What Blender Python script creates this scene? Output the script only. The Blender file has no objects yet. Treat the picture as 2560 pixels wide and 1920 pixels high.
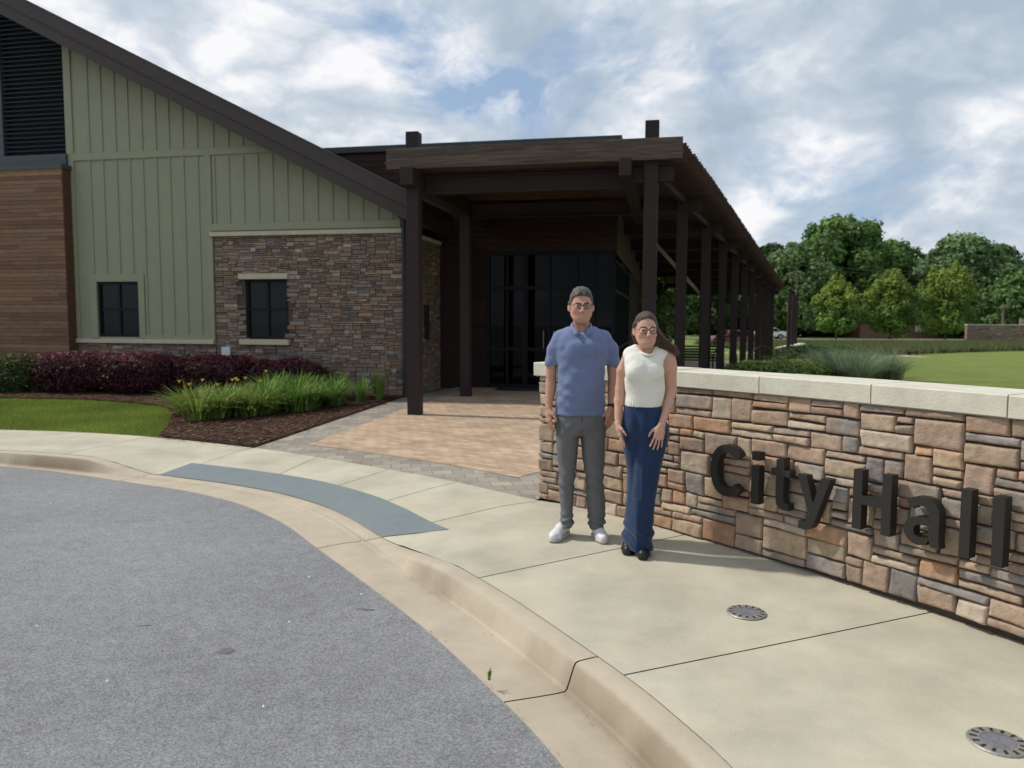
import bpy, math, random
import numpy as np
from mathutils import Vector, Matrix, noise as mn
random.seed(7); rng = np.random.default_rng(7)
scene = bpy.context.scene; COLL = scene.collection
rad = math.radians
# ---------------------------------------------------------------- camera
cam_d = bpy.data.cameras.new('camera'); cam = bpy.data.objects.new('camera', cam_d); COLL.objects.link(cam)
F_PX, CAM_H, PITCH, ROLL = 1923.0, 1.55, math.atan(155/1923.0), rad(0.25)
cam_d.sensor_width = 36.0; cam_d.lens = 36.0*F_PX/2560.0
cam_d.clip_start = 0.05; cam_d.clip_end = 3000
cam.matrix_world = Matrix.Translation((0, 0, CAM_H)) @ Matrix.Rotation(rad(90)-PITCH, 4, 'X') @ Matrix.Rotation(ROLL, 4, 'Z')
cam_d.dof.use_dof = True; cam_d.dof.focus_distance = 4.6; cam_d.dof.aperture_fstop = 2.8
scene.camera = cam
# ---------------------------------------------------------------- light
SUN_EL, SUN_AZ = rad(49), rad(-75)                     # azimuth from +Y, clockwise
SUN_V = Vector((math.sin(SUN_AZ)*math.cos(SUN_EL), math.cos(SUN_AZ)*math.cos(SUN_EL), math.sin(SUN_EL)))
sun_d = bpy.data.lights.new('sun', 'SUN'); sun = bpy.data.objects.new('sun', sun_d); COLL.objects.link(sun)
sun_d.energy = 3.2; sun_d.angle = rad(2.5); sun_d.color = (1.0, 0.95, 0.87)
sun.rotation_euler = SUN_V.to_track_quat('Z', 'Y').to_euler()
scene.view_settings.view_transform = 'Standard'; scene.view_settings.look = 'None'
scene.view_settings.exposure = 0.0; scene.view_settings.gamma = 1.0
world = bpy.data.worlds.new('World'); scene.world = world; world.use_nodes = True
def build_world():
    nt = world.node_tree; N = nt.nodes; L = nt.links; N.clear()
    out = N.new('ShaderNodeOutputWorld'); bg = N.new('ShaderNodeBackground'); bg.inputs[1].default_value = 0.1
    L.new(bg.outputs[0], out.inputs[0])
    sky = N.new('ShaderNodeTexSky'); sky.sky_type = 'NISHITA'; sky.sun_disc = False
    sky.sun_elevation = SUN_EL; sky.sun_rotation = SUN_AZ; sky.air_density = 1.0; sky.dust_density = 1.2; sky.ozone_density = 1.5
    tc = N.new('ShaderNodeTexCoord'); sep = N.new('ShaderNodeSeparateXYZ'); L.new(tc.outputs['Generated'], sep.inputs[0])
    def math_(op, a, b=None, clamp=False):
        m = N.new('ShaderNodeMath'); m.operation = op; m.use_clamp = clamp
        for i, v in enumerate((a, b)):
            if v is None: continue
            if isinstance(v, (int, float)): m.inputs[i].default_value = v
            else: L.new(v, m.inputs[i])
        return m.outputs[0]
    zz = math_('ADD', math_('MAXIMUM', sep.outputs[2], 0.0), 0.46)
    px = math_('DIVIDE', sep.outputs[0], zz); py = math_('DIVIDE', sep.outputs[1], zz)
    cb = N.new('ShaderNodeCombineXYZ'); L.new(px, cb.inputs[0]); L.new(py, cb.inputs[1]); cb.inputs[2].default_value = 3.1
    def noise(scale, det, rough, off, dist=0.0, sc=(1, 1, 1), rot=0):
        mp = N.new('ShaderNodeMapping'); mp.inputs['Location'].default_value = off; mp.inputs['Scale'].default_value = sc; mp.inputs['Rotation'].default_value = (0, 0, rot)
        L.new(cb.outputs[0], mp.inputs[0])
        n = N.new('ShaderNodeTexNoise'); n.inputs['Scale'].default_value = scale; n.inputs['Detail'].default_value = det
        n.inputs['Roughness'].default_value = rough; n.inputs['Distortion'].default_value = dist; L.new(mp.outputs[0], n.inputs[0]); return n.outputs['Fac']
    def ramp(v, stops):
        r = N.new('ShaderNodeValToRGB'); e = r.color_ramp.elements
        while len(e) < len(stops): e.new(0.5)
        for k, (p, c) in enumerate(stops): e[k].position = p; e[k].color = c+(1,)
        L.new(v, r.inputs[0]); return r.outputs[0]
    wx = N.new('ShaderNodeTexNoise'); wx.inputs['Scale'].default_value = 2.2; wx.inputs['Detail'].default_value = 4; L.new(cb.outputs[0], wx.inputs[0])
    ws = N.new('ShaderNodeVectorMath'); ws.operation = 'MULTIPLY_ADD'; L.new(wx.outputs['Color'], ws.inputs[0]); ws.inputs[1].default_value = (.22, .22, 0); L.new(cb.outputs[0], ws.inputs[2]); cb = ws      # puffs: warped coordinates
    big = noise(1.7, 3, 0.5, (CLOUD[0], CLOUD[1], 0), 0.1, (1, 1, 1), 0.5)
    mid_ = noise(4.6, 9, 0.58, (CLOUD[4], 2.4, 0), 0.0)
    fine = noise(13, 8, 0.62, (2.1, 5.4, 0), 0.1)
    bil = math_('ABSOLUTE', math_('SUBTRACT', noise(3.3, 6, 0.5, (7.7, 2.4, 0), 0.0), 0.5))
    sh = math_('ADD', math_('ADD', math_('MULTIPLY', big, 0.33), math_('MULTIPLY', mid_, 0.41)), math_('ADD', math_('MULTIPLY', fine, 0.13), math_('MULTIPLY', bil, 0.75)))
    ccol = ramp(sh, [(0.40, (4.3, 5.15, 6.1)), (0.46, (5.2, 6.0, 6.95)), (0.505, (6.1, 6.8, 7.6)), (0.54, (7.5, 7.95, 8.6)), (0.59, (9.6, 9.6, 9.8))])
    cov = noise(1.6, 8, 0.6, (CLOUD[2], CLOUD[3], 0), 0.2, (1, 1, 1), 0.2)
    mask = ramp(cov, [(0.345, (0, 0, 0)), (0.43, (1, 1, 1))])
    blue = N.new('ShaderNodeVectorMath'); blue.operation = 'SCALE'; blue.inputs['Scale'].default_value = 1.0; L.new(sky.outputs[0], blue.inputs[0])
    hz = N.new('ShaderNodeMix'); hz.data_type = 'RGBA'; hz.inputs['Factor'].default_value = 0.45; L.new(blue.outputs[0], hz.inputs['A']); hz.inputs['B'].default_value = (4.6, 6.2, 8.6, 1)
    mx = N.new('ShaderNodeMix'); mx.data_type = 'RGBA'; L.new(mask, mx.inputs['Factor']); L.new(hz.outputs['Result'], mx.inputs['A']); L.new(ccol, mx.inputs['B'])
    L.new(mx.outputs['Result'], bg.inputs[0])
CLOUD = (6.6, 9.7, 5.5, 5.0, 3.1)
build_world()
# ---------------------------------------------------------------- helpers
def tag(o, label=None, cat=None, group=None, kind=None):
    if label: o['label'] = label
    if cat: o['category'] = cat
    if group: o['group'] = group
    if kind: o['kind'] = kind
    return o
def thing(name, label, cat, loc=(0, 0, 0), rz=0, group=None):
    o = bpy.data.objects.new(name, None); COLL.objects.link(o); o.location = loc; o.rotation_euler = (0, 0, rz); o.empty_display_size = .2
    return tag(o, label, cat, group)
class MB:
    def __init__(s): s.v = []; s.f = []; s.c = []; s.vc = None
    def add(s, vs, fs, col=None):
        n = len(s.v); s.v.extend([tuple(p) for p in vs]); s.f.extend([tuple(i+n for i in f) for f in fs])
        s.c.extend([col or (1, 1, 1)]*len(fs)); return s
    def hexa(s, b, t, col=None):       # bottom 4 pts ccw, top 4
        return s.add(list(b)+list(t), [(3, 2, 1, 0), (4, 5, 6, 7), (0, 1, 5, 4), (1, 2, 6, 5), (2, 3, 7, 6), (3, 0, 4, 7)], col)
    def box(s, x0, x1, y0, y1, z0, z1, M=None, col=None):
        b = [(x0, y0, z0), (x1, y0, z0), (x1, y1, z0), (x0, y1, z0)]; t = [(p[0], p[1], z1) for p in b]
        if M: b = [M(p) for p in b]; t = [M(p) for p in t]
        return s.hexa(b, t, col)
    def tube(s, pts, r, n=8, col=None, cap=True):
        pts = [Vector(p) for p in pts]; rs = r if isinstance(r, (list, tuple)) else [r]*len(pts); rings = []
        for i, p in enumerate(pts):
            d = (pts[min(i+1, len(pts)-1)]-pts[max(i-1, 0)]).normalized()
            a = d.cross(Vector((0, 0, 1)) if abs(d.z) < .9 else Vector((1, 0, 0))).normalized(); b = d.cross(a)
            rings.append([p+(a*math.cos(2*math.pi*k/n)+b*math.sin(2*math.pi*k/n))*rs[i] for k in range(n)])
        vs = [q for R in rings for q in R]; fs = []
        for i in range(len(pts)-1):
            for k in range(n): fs.append((i*n+k, (i+1)*n+k, (i+1)*n+(k+1) % n, i*n+(k+1) % n))
        if cap: fs.append(tuple(range(n))); fs.append(tuple((len(pts)-1)*n+k for k in range(n-1, -1, -1)))
        return s.add(vs, fs, col)
    def grid(s, P, col=None):          # P[i][j] points
        n, m = len(P), len(P[0]); vs = [q for r in P for q in r]
        return s.add(vs, [(i*m+j, i*m+j+1, (i+1)*m+j+1, (i+1)*m+j) for i in range(n-1) for j in range(m-1)], col)
    def build(s, name, m, parent=None, smooth=False, bevel=0, wn=False):
        me = bpy.data.meshes.new(name); me.from_pydata(s.v, [], s.f); me.materials.append(m)
        if s.vc is not None:
            a = me.color_attributes.new('Col', 'FLOAT_COLOR', 'POINT'); a.data.foreach_set('color', np.c_[np.array(s.vc, dtype=np.float32), np.ones(len(s.vc), np.float32)].ravel())
        elif any(c != (1, 1, 1) for c in s.c):
            a = me.color_attributes.new('Col', 'FLOAT_COLOR', 'CORNER')
            cnt = [len(f) for f in s.f]; arr = np.repeat(np.array(s.c, np.float32), cnt, 0); a.data.foreach_set('color', np.c_[arr, np.ones(len(arr), np.float32)].ravel())
        if smooth: me.polygons.foreach_set('use_smooth', [True]*len(me.polygons))
        me.update(); o = bpy.data.objects.new(name, me); COLL.objects.link(o)
        if parent is not None: o.parent = parent
        if bevel:
            b = o.modifiers.new('bevel', 'BEVEL'); b.width = bevel; b.segments = 2; b.limit_method = 'ANGLE'
        return o
def npmesh(name, V, Fq, m, parent=None, smooth=False, col=None):     # fast path: numpy verts, (n,k) faces
    me = bpy.data.meshes.new(name); V = np.asarray(V, np.float32); Fq = np.asarray(Fq, np.int32); k = Fq.shape[1]
    me.vertices.add(len(V)); me.vertices.foreach_set('co', V.ravel()); me.loops.add(Fq.size); me.loops.foreach_set('vertex_index', Fq.ravel())
    me.polygons.add(len(Fq)); me.polygons.foreach_set('loop_start', np.arange(0, Fq.size, k, dtype=np.int32)); me.polygons.foreach_set('loop_total', np.full(len(Fq), k, np.int32))
    me.update(calc_edges=True); me.validate(); me.materials.append(m)
    if smooth: me.polygons.foreach_set('use_smooth', np.ones(len(me.polygons), bool))
    if col is not None:
        a = me.color_attributes.new('Col', 'FLOAT_COLOR', 'POINT'); a.data.foreach_set('color', np.c_[col, np.ones(len(col))].astype(np.float32).ravel())
    o = bpy.data.objects.new(name, me); COLL.objects.link(o)
    if parent is not None: o.parent = parent
    return o
_mats = {}
def mat(name, base=(.5, .5, .5), rough=.8, var=.0, vscale=3, bump=0, bscale=40, attr=False, spec=.5, metal=0, col2=None, c2scale=1.0, c2lo=.4, c2hi=.6, stretch=(1, 1, 1), sub=0, sheen=0, trans=0, speck=0, bdist=.02):
    """principled material: base (or Col attribute) x two-tone noise x fine noise, noise bump, all in object space"""
    if name in _mats: return _mats[name]
    m = bpy.data.materials.new(name); m.use_nodes = True; nt = m.node_tree; N = nt.nodes; L = nt.links
    P = N['Principled BSDF']; P.inputs['Roughness'].default_value = rough; P.inputs['Specular IOR Level'].default_value = spec; P.inputs['Metallic'].default_value = metal
    tc = N.new('ShaderNodeTexCoord'); mp = N.new('ShaderNodeMapping'); mp.inputs['Scale'].default_value = stretch; L.new(tc.outputs['Object'], mp.inputs[0])
    if attr:
        a = N.new('ShaderNodeAttribute'); a.attribute_name = 'Col'; cur = a.outputs['Color']
    else:
        r = N.new('ShaderNodeRGB'); r.outputs[0].default_value = tuple(base)+(1,); cur = r.outputs[0]
    def nz(scale, det=5, ro=.6):
        n = N.new('ShaderNodeTexNoise'); n.inputs['Scale'].default_value = scale; n.inputs['Detail'].default_value = det; n.inputs['Roughness'].default_value = ro; L.new(mp.outputs[0], n.inputs[0]); return n.outputs['Fac']
    def mr(v, a, b, c, d):
        r = N.new('ShaderNodeMapRange'); L.new(v, r.inputs[0])
        for i, x in enumerate((a, b, c, d)): r.inputs[i+1].default_value = x
        return r.outputs[0]
    if col2:
        mx = N.new('ShaderNodeMix'); mx.data_type = 'RGBA'; L.new(mr(nz(c2scale), c2lo, c2hi, 0, 1), mx.inputs['Factor']); L.new(cur, mx.inputs['A']); mx.inputs['B'].default_value = tuple(col2)+(1,); cur = mx.outputs['Result']
    if var:
        v = N.new('ShaderNodeVectorMath'); v.operation = 'SCALE'; L.new(cur, v.inputs[0]); L.new(mr(nz(vscale, 8, .65), .3, .7, 1-var, 1+var), v.inputs['Scale']); cur = v.outputs[0]
    if speck:
        vo = N.new('ShaderNodeTexVoronoi'); vo.inputs['Scale'].default_value = speck; L.new(mp.outputs[0], vo.inputs[0])
        sp = N.new('ShaderNodeSeparateColor'); L.new(vo.outputs['Color'], sp.inputs[0])
        v = N.new('ShaderNodeVectorMath'); v.operation = 'SCALE'; L.new(cur, v.inputs[0]); L.new(mr(sp.outputs[0], 0, 1, .62, 1.42), v.inputs['Scale']); cur = v.outputs[0]
    L.new(cur, P.inputs['Base Color'])
    if bump:
        b = N.new('ShaderNodeBump'); b.inputs['Strength'].default_value = bump; b.inputs['Distance'].default_value = bdist; L.new(nz(bscale, 6, .65), b.inputs['Height']); L.new(b.outputs[0], P.inputs['Normal'])
    if sub: P.inputs['Subsurface Weight'].default_value = sub; P.inputs['Subsurface Radius'].default_value = (1, .35, .2); P.inputs['Subsurface Scale'].default_value = .01
    if sheen: P.inputs['Sheen Weight'].default_value = sheen
    if trans:                                     # leaf translucency
        t = N.new('ShaderNodeBsdfTranslucent'); L.new(cur, t.inputs[0]); ms = N.new('ShaderNodeMixShader'); ms.inputs[0].default_value = trans
        L.new(P.outputs[0], ms.inputs[1]); L.new(t.outputs[0], ms.inputs[2]); L.new(ms.outputs[0], N['Material Output'].inputs[0])
    _mats[name] = m; return m
def brick_mat(name, c1, c2, cm, w, h, rot, rough=.85, mortar=.006, bump=.4):
    m = bpy.data.materials.new(name); m.use_nodes = True; nt = m.node_tree; N = nt.nodes; L = nt.links; P = N['Principled BSDF']; P.inputs['Roughness'].default_value = rough; P.inputs['Specular IOR Level'].default_value = .25
    tc = N.new('ShaderNodeTexCoord'); mp = N.new('ShaderNodeMapping'); mp.inputs['Rotation'].default_value = (0, 0, rot); L.new(tc.outputs['Object'], mp.inputs[0])
    b = N.new('ShaderNodeTexBrick'); b.inputs['Scale'].default_value = 1; b.inputs['Brick Width'].default_value = w; b.inputs['Row Height'].default_value = h; b.inputs['Mortar Size'].default_value = mortar; b.inputs['Mortar Smooth'].default_value = .3; b.inputs['Bias'].default_value = 0
    b.inputs['Color1'].default_value = c1+(1,); b.inputs['Color2'].default_value = c2+(1,); b.inputs['Mortar'].default_value = cm+(1,); L.new(mp.outputs[0], b.inputs[0])
    n = N.new('ShaderNodeTexNoise'); n.inputs['Scale'].default_value = 1.7; n.inputs['Detail'].default_value = 9; n.inputs['Roughness'].default_value = .7; L.new(tc.outputs['Object'], n.inputs[0])
    r = N.new('ShaderNodeMapRange'); L.new(n.outputs['Fac'], r.inputs[0]); r.inputs[1].default_value = .3; r.inputs[2].default_value = .7; r.inputs[3].default_value = .78; r.inputs[4].default_value = 1.2
    v = N.new('ShaderNodeVectorMath'); v.operation = 'SCALE'; L.new(b.outputs['Color'], v.inputs[0]); L.new(r.outputs[0], v.inputs['Scale']); L.new(v.outputs[0], P.inputs['Base Color'])
    bp = N.new('ShaderNodeBump'); bp.invert = True; bp.inputs['Strength'].default_value = bump; bp.inputs['Distance'].default_value = .01; L.new(b.outputs['Fac'], bp.inputs['Height']); L.new(bp.outputs[0], P.inputs['Normal'])
    return m
def crom(P, n=12):
    P = [np.array(p, float) for p in P]; out = []
    for i in range(len(P)-1):
        p0 = P[max(i-1, 0)]; p1 = P[i]; p2 = P[i+1]; p3 = P[min(i+2, len(P)-1)]
        for k in range(n):
            t = k/n; out.append(.5*((2*p1)+(p2-p0)*t+(2*p0-5*p1+4*p2-p3)*t*t+(3*p1-p0-3*p2+p3)*t**3))
    out.append(P[-1]); return np.array(out)
def sstep(a, b, x): t = np.clip((x-a)/(b-a), 0, 1); return t*t*(3-2*t)
def gz(y): return -0.5*float(np.clip((y-20)/25, 0, 1))            # the site falls gently away behind the entrance
def walkz(x, y): return -0.05*float(sstep(6.3, 3.6, y)) if x > -1.5 else 0.0
def poly_sheet(name, pts, z, m, zf=None, kind='structure', label=None):
    mb = MB(); zz = (lambda p: z+(zf(p[1]) if zf else 0)); mb.add([(p[0], p[1], zz(p)) for p in pts], [tuple(range(len(pts)))]); o = mb.build(name, m); tag(o, kind=kind)
    return o
# ---------------------------------------------------------------- materials
M_conc = mat('sidewalk concrete', (.50, .46, .355), .9, .17, 1.7, .35, 160, spec=.25, col2=(.435, .41, .325), c2scale=1.3, c2lo=.45, c2hi=.75)
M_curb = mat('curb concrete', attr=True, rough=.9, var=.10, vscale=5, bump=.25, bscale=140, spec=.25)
M_groove = mat('joint filler', (.24, .21, .16), .95)
M_asph = mat('asphalt', (.178, .178, .187), .75, .12, 9, .55, 170, spec=.45, speck=150, col2=(.235, .235, .24), c2scale=.45, c2lo=.35, c2hi=.65, bdist=.008)
M_slate = mat('slate blue ramp', (.185, .215, .225), .8, .08, 4, .3, 200, spec=.3)
M_lawn = mat('lawn', (.15, .205, .045), .95, .16, 5, .9, 60, spec=.15, col2=(.20, .235, .06), c2scale=.55, bdist=.04)
M_blade = mat('grass blades', attr=True, rough=.7, spec=.2, trans=.25)
M_mulch = mat('mulch', (.085, .045, .032), .95, .5, 30, 1.0, 60, spec=.15, bdist=.05, speck=28)
M_tan = brick_mat('tan pavers', (.53, .39, .275), (.40, .28, .19), (.24, .18, .13), .21, .105, rad(-9+45))
M_grey = brick_mat('grey pavers', (.36, .32, .26), (.25, .22, .19), (.20, .18, .15), .21, .21, rad(-9))
M_green = mat('sage siding', (.295, .298, .208), .75, .04, 3, spec=.3)
M_brown = mat('dark brown metal', (.033, .022, .021), .6, .08, 4, spec=.2)
M_brownf = mat('brown roof fascia', (.050, .036, .031), .55, .06, 3, spec=.4)
M_dark = mat('dark window frame', (.008, .009, .012), .5, spec=.2)
M_louv = mat('dark louver', (.020, .026, .032), .45, spec=.4)
M_lframe = mat('slate louver frame', (.055, .062, .075), .5)
M_sill = mat('cast stone', (.52, .46, .34), .85, .1, 4, .1, 60)
M_glass = mat('dark glass', (.002, .002, .003), .03, spec=.12)
M_plank = mat('stained planks', attr=True, rough=.7, var=.35, vscale=14, stretch=(.35, .35, 5), bump=.3, bscale=30, spec=.3)
M_wslat = mat('weathered slats', (.058, .034, .025), .85, .35, 12, .4, 40, stretch=(.3, .3, 4), spec=.2, col2=(.075, .042, .030), c2scale=2)
M_wfront = mat('weathered front board', (.12, .092, .075), .85, .45, 9, .6, 30, stretch=(.25, .25, 4), spec=.2, col2=(.085, .062, .05), c2scale=2.2)
M_stone = mat('ledgestone', attr=True, rough=.85, var=.24, vscale=16, bump=.75, bscale=32, spec=.25, bdist=.012)
M_mort = mat('mortar', (.085, .065, .05), .95, .2, 20)
M_coping = mat('limestone coping', (.60, .57, .47), .85, .13, 5, .25, 70, spec=.3, col2=(.43, .40, .30), c2scale=2.6, c2lo=.52, c2hi=.8)
M_letter = mat('black lettering', (.022, .020, .017), .5, spec=.35)
# ---------------------------------------------------------------- ground plan curves (metres)
B = crom([(-40, 12.5), (-20, 10.9), (-10, 9.75), (-7.5, 9.45), (-6.04, 9.08), (-5.2, 8.84), (-4.5, 8.55), (-3.8, 8.2), (-2.95, 7.78), (-2.24, 7.33), (-1.71, 6.84), (-1.37, 6.41), (-1.0, 5.84), (-.2, 4.66), (.13, 4.12), (.50, 3.42), (.69, 2.98), (.83, 2.55), (1.0, 1.7), (1.0, .4), (.6, -1.2), (-1.2, -4.5)], 16)
WC, WR = np.array([-8.981, -2.788]), 13.25                      # centre and face radius of the curved sign wall
def wall_pt(s, r=WR): th = .80-s/13.2; return (WC[0]+r*math.cos(th), WC[1]+r*math.sin(th))
SB = crom([(-40, 14.3), (-20, 12.6), (-10, 11.25), (-7.4, 10.82), (-6.1, 10.6), (-4.75, 10.15), (-3.17, 9.33), (-2.13, 8.63), (-.69, 7.5), (.20, 6.64)]+[wall_pt(s, WR+.05) for s in (.6, 1.3, 2.0, 2.8, 3.6, 4.6, 6, 8, 11)], 14)
def near(curve, p): return int(np.argmin(((curve-np.array(p))**2).sum(1)))
iL, iR = near(B, (-3.85, 8.22)), near(B, (-1.0, 5.84))            # ends of the dropped kerb
arc = np.r_[0, np.cumsum(np.hypot(*np.diff(B, axis=0).T))]
def drop(i):                                                     # 1 where the kerb is dropped
    s = arc[i]; return float(sstep(arc[iL]-1.1, arc[iL], s)*(1-sstep(arc[iR], arc[iR]+1.3, s)))
T = np.gradient(B, axis=0); T /= np.linalg.norm(T, axis=1)[:, None]; NB = np.c_[T[:, 1], -T[:, 0]]
if NB[len(B)//2] @ (np.array([-6, 2])-B[len(B)//2]) < 0: NB = -NB
gw = np.interp(B[:, 0], [-6, -3, -1.7, .5], [.36, .42, .52, .5])
def pan_i(i, j): return B[i]+NB[i]*j
def curb_build():
    rows = []
    for i in range(len(B)):
        d = drop(i); x, y = B[i]; z0 = walkz(x, y); top = z0-.112*d; w = gw[i]; zb = z0-.135*(1-d)-.115*d
        prof = [(-.004, top-.05), (0, top-.003), (.015, top), (.108, top-.001), (.125, top-.006), (.136, top-.024*(1-d)-.002*d), (.158, top-.085*(1-d)-.003*d), (.172, zb+.012), (.184, zb), (.235, zb+.001), (.31, zb+.006), (w, z0-.113), (w+.01, z0-.16)]
        rows.append([tuple(pan_i(i, j))+(z,) for j, z in prof])
    cuts = [near(B, p) for p in ((-10, 9.75), (-7.0, 9.3), (-3.9, 8.25), (-1.0, 5.84), (.42, 3.6), (1.0, 1.4))]
    cuts = [0]+cuts+[len(B)-1]
    for a, b in zip(cuts[:-1], cuts[1:]):
        R = [list(r) for r in rows[a:b+1]]
        for e, q in ((0, 1), (-1, -2)):                          # leave a 6 mm open joint between castings
            p0 = np.array(R[e]); p1 = np.array(R[q]); L_ = np.linalg.norm(p1-p0, axis=1)[:, None]; R[e] = [tuple(v) for v in p0+(p1-p0)*(.005/np.maximum(L_, .01))]
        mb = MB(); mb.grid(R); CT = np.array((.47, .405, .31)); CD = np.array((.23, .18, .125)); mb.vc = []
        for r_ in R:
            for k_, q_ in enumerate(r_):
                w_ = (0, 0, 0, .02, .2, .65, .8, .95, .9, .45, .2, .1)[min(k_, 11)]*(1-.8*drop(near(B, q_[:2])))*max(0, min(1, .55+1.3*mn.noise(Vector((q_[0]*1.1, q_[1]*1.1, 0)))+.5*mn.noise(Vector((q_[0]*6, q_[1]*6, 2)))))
                mb.vc.append(tuple(CT*(1-w_)+CD*w_))  # kerb face browned for gutter dirt, with its sky shade painted in
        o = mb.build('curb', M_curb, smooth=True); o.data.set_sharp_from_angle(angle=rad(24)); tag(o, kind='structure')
    mb = MB(); mb.grid([[(r[0][0], r[0][1], r[0][2]-.05), tuple(pan_i(i, .11))+(r[3][2]-.03,), tuple(pan_i(i, .13))+(r[8][2]-.03,), tuple(pan_i(i, gw[i]))+(r[11][2]-.016,)] for i, r in enumerate(rows)]); tag(mb.build('curb_bed', M_groove), kind='structure')
curb_build()
# sidewalk panels with open joints
J = [((-20, 10.9), (-20, 12.6)), ((-10, 9.75), (-9.6, 11.2)), ((-7.4, 9.43), (-7.1, 10.77)), ((-5.2, 8.84), (-4.84, 10.17)), ((-3.65, 8.15), (-3.17, 9.33)), ((-2.55, 7.55), (-2.2, 8.7)), ((-1.95, 7.08), (-1.276, 7.98)), ((-1.45, 6.5), (-.578, 7.38)), ((-1.0, 5.84), (.24, 6.55)), ((-.2, 4.66), (1.17, 5.45)), ((.52, 3.40), (2.12, 4.05)), ((.98, 1.75), (3.1, 1.9)), ((.9, 0), (3.7, -.2))]
def swz(p):
    i = near(B, p); return walkz(*p)-drop(i)*float(np.interp(math.hypot(*(B[i]-np.array(p[:2]))), [0, .42, 1.1], [.112, .055, 0]))
def walk_row(b, s):
    return [(p[0], p[1], swz(p)) for p in (b*(1-v)+s*v for v in (0, .05, .1, .15, .2, .25, .3, .4, .55, .75, 1))]
panel_rows = []
jb = [0]+[near(B, a) for a, _ in J]; js = [0]+[near(SB, b) for _, b in J]
for q in range(len(jb)-1):
    n = 14; R = []
    for k in range(n+1):
        t = k/n; fb = jb[q]+(jb[q+1]-jb[q])*t; fs = js[q]+(js[q+1]-js[q])*t
        bb = B[int(fb)]*(1-fb % 1)+B[min(int(fb)+1, len(B)-1)]*(fb % 1); ss = SB[int(fs)]*(1-fs % 1)+SB[min(int(fs)+1, len(SB)-1)]*(fs % 1)
        R.append((bb, ss))
    rows = [walk_row(b, s) for b, s in R]; panel_rows += rows
    for e, g in ((0, 1), (-1, -2)):
        p0 = np.array(rows[e]); p1 = np.array(rows[g]); L_ = np.linalg.norm((p1-p0), axis=1)[:, None]; rows[e] = [tuple(v) for v in p0+(p1-p0)*(.005/L_)]
    mb = MB(); mb.grid(rows); tag(mb.build('sidewalk', M_conc, smooth=True), kind='structure')
mb = MB(); mb.grid([[(a[0], a[1], a[2]-.014) for a in r] for r in panel_rows]); tag(mb.build('sidewalk_bed', M_groove), kind='structure')
# slate blue ramp panel, follows the dropped kerb
rows = []
for i in range(iL+1, iR+1):
    t = (i-iL)/(iR-iL); b = B[i]; nrm = -NB[i]; sk = T[i]*(.30*t*t)
    rows.append([(p[0], p[1], swz(p)+.005) for p in (b+nrm*(.004+.42*v)+sk*v for v in (0, .15, .3, .45, .6, .8, 1))])
mb = MB(); mb.grid(rows); tag(mb.build('ramp_panel', M_slate), kind='structure')
# asphalt road: strip from the kerb pan into the turning circle
mb = MB(); cen = np.array([-14.0, -8.0]); rows = []
for i in range(len(B)):
    e = pan_i(i, gw[i]-.004); rows.append([(e[0]*(1-t)+cen[0]*t, e[1]*(1-t)+cen[1]*t, -.118+walkz(*B[i])) for t in (0, .05, .15, .4, .8)])
mb.grid(rows); road = mb.build('road', M_asph, smooth=True); tag(road, kind='structure')
poly_sheet('road_surround', [(-300, -300), (300, -300), (300, 12), (-300, 12)], -.32, M_asph)
# polar lawn sheet reaching the horizon
rows = []
for a in np.linspace(-50, 178, 200):
    ang = rad(a); u = np.array([math.cos(ang), math.sin(ang)]); q = SB-WC; r0 = np.hypot(*q.T)[int(np.argmin(np.abs(((np.arctan2(q[:, 1], q[:, 0])-ang)+math.pi) % (2*math.pi)-math.pi)))]-.25
    if a < -10: r0 = 13.1
    rr = [r0, r0+.6, r0+2, r0+4, r0+7, r0+11, r0+16, r0+24, r0+34, r0+50, 90, 140, 250, 500, 1500]
    rows.append([(WC[0]+u[0]*r, WC[1]+u[1]*r, -.03+gz(WC[1]+u[1]*r)-(.05 if r < r0+1 and a < 50 else 0)) for r in rr])
mb = MB(); mb.grid(rows); tag(mb.build('lawn', M_lawn, smooth=True), kind='structure')
# planting bed, paved entrance
bed_edge = [(-10.16, 15.19), (-8.45, 15.0), (-7.1, 14.4), (-6.25, 13.75), (-5.75, 13.0), (-5.45, 12.2), (-5.05, 11.2), (-4.75, 10.25)]
poly_sheet('mulch_bed', [(-18, 19.3), (-18, 15.3)]+bed_edge+[(-4.4, 10.0), (-3.8, 9.72), (-3.17, 9.36), (-2.9, 11.2), (-2.22, 15.84)], .012, M_mulch)
bord = [tuple(p) for p in SB[near(SB, (-3.17, 9.33)):near(SB, (.20, 6.64))+1]]
poly_sheet('paver_border', bord+[(.9, 7.4), (3.2, 17.6), (-1.2, 18.6), (-2.22, 15.84)], -.004, M_grey)
poly_sheet('paver_walk', [(-2.56, 9.60), (-1.66, 9.02), (-.756, 8.35), (.06, 7.60), (.40, 8.05), (3.0, 17.6), (-.62, 18.35), (-1.0, 18.3), (-1.87, 13.9)], .0, M_tan)
# pale plaza under and beyond the pergola
M_plaza = mat('plaza paving', (.42, .33, .26), .9, .12, 1.5)
rows = [[(a, y, gz(y)-.022) for a in (2.4+.20*(y-16), 3.0+.40*(y-12.5))] for y in np.linspace(13, 45, 18)]
mb = MB(); mb.grid(rows); tag(mb.build('plaza', M_plaza), kind='structure')
rows = [[(x, y, gz(y)-.018+.0002*x) for x in np.linspace(6, 26, 6)] for y in (44.5, 49, 54)]
mb = MB(); mb.grid(rows); tag(mb.build('drive', M_plaza), kind='structure')
mb = MB(); mb.grid([[(x, y, -.52) for x in np.linspace(-200, 400, 20)] for y in (96, 104)]); tag(mb.build('street', mat('far street', (.2, .2, .2), .9)), kind='structure')

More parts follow.
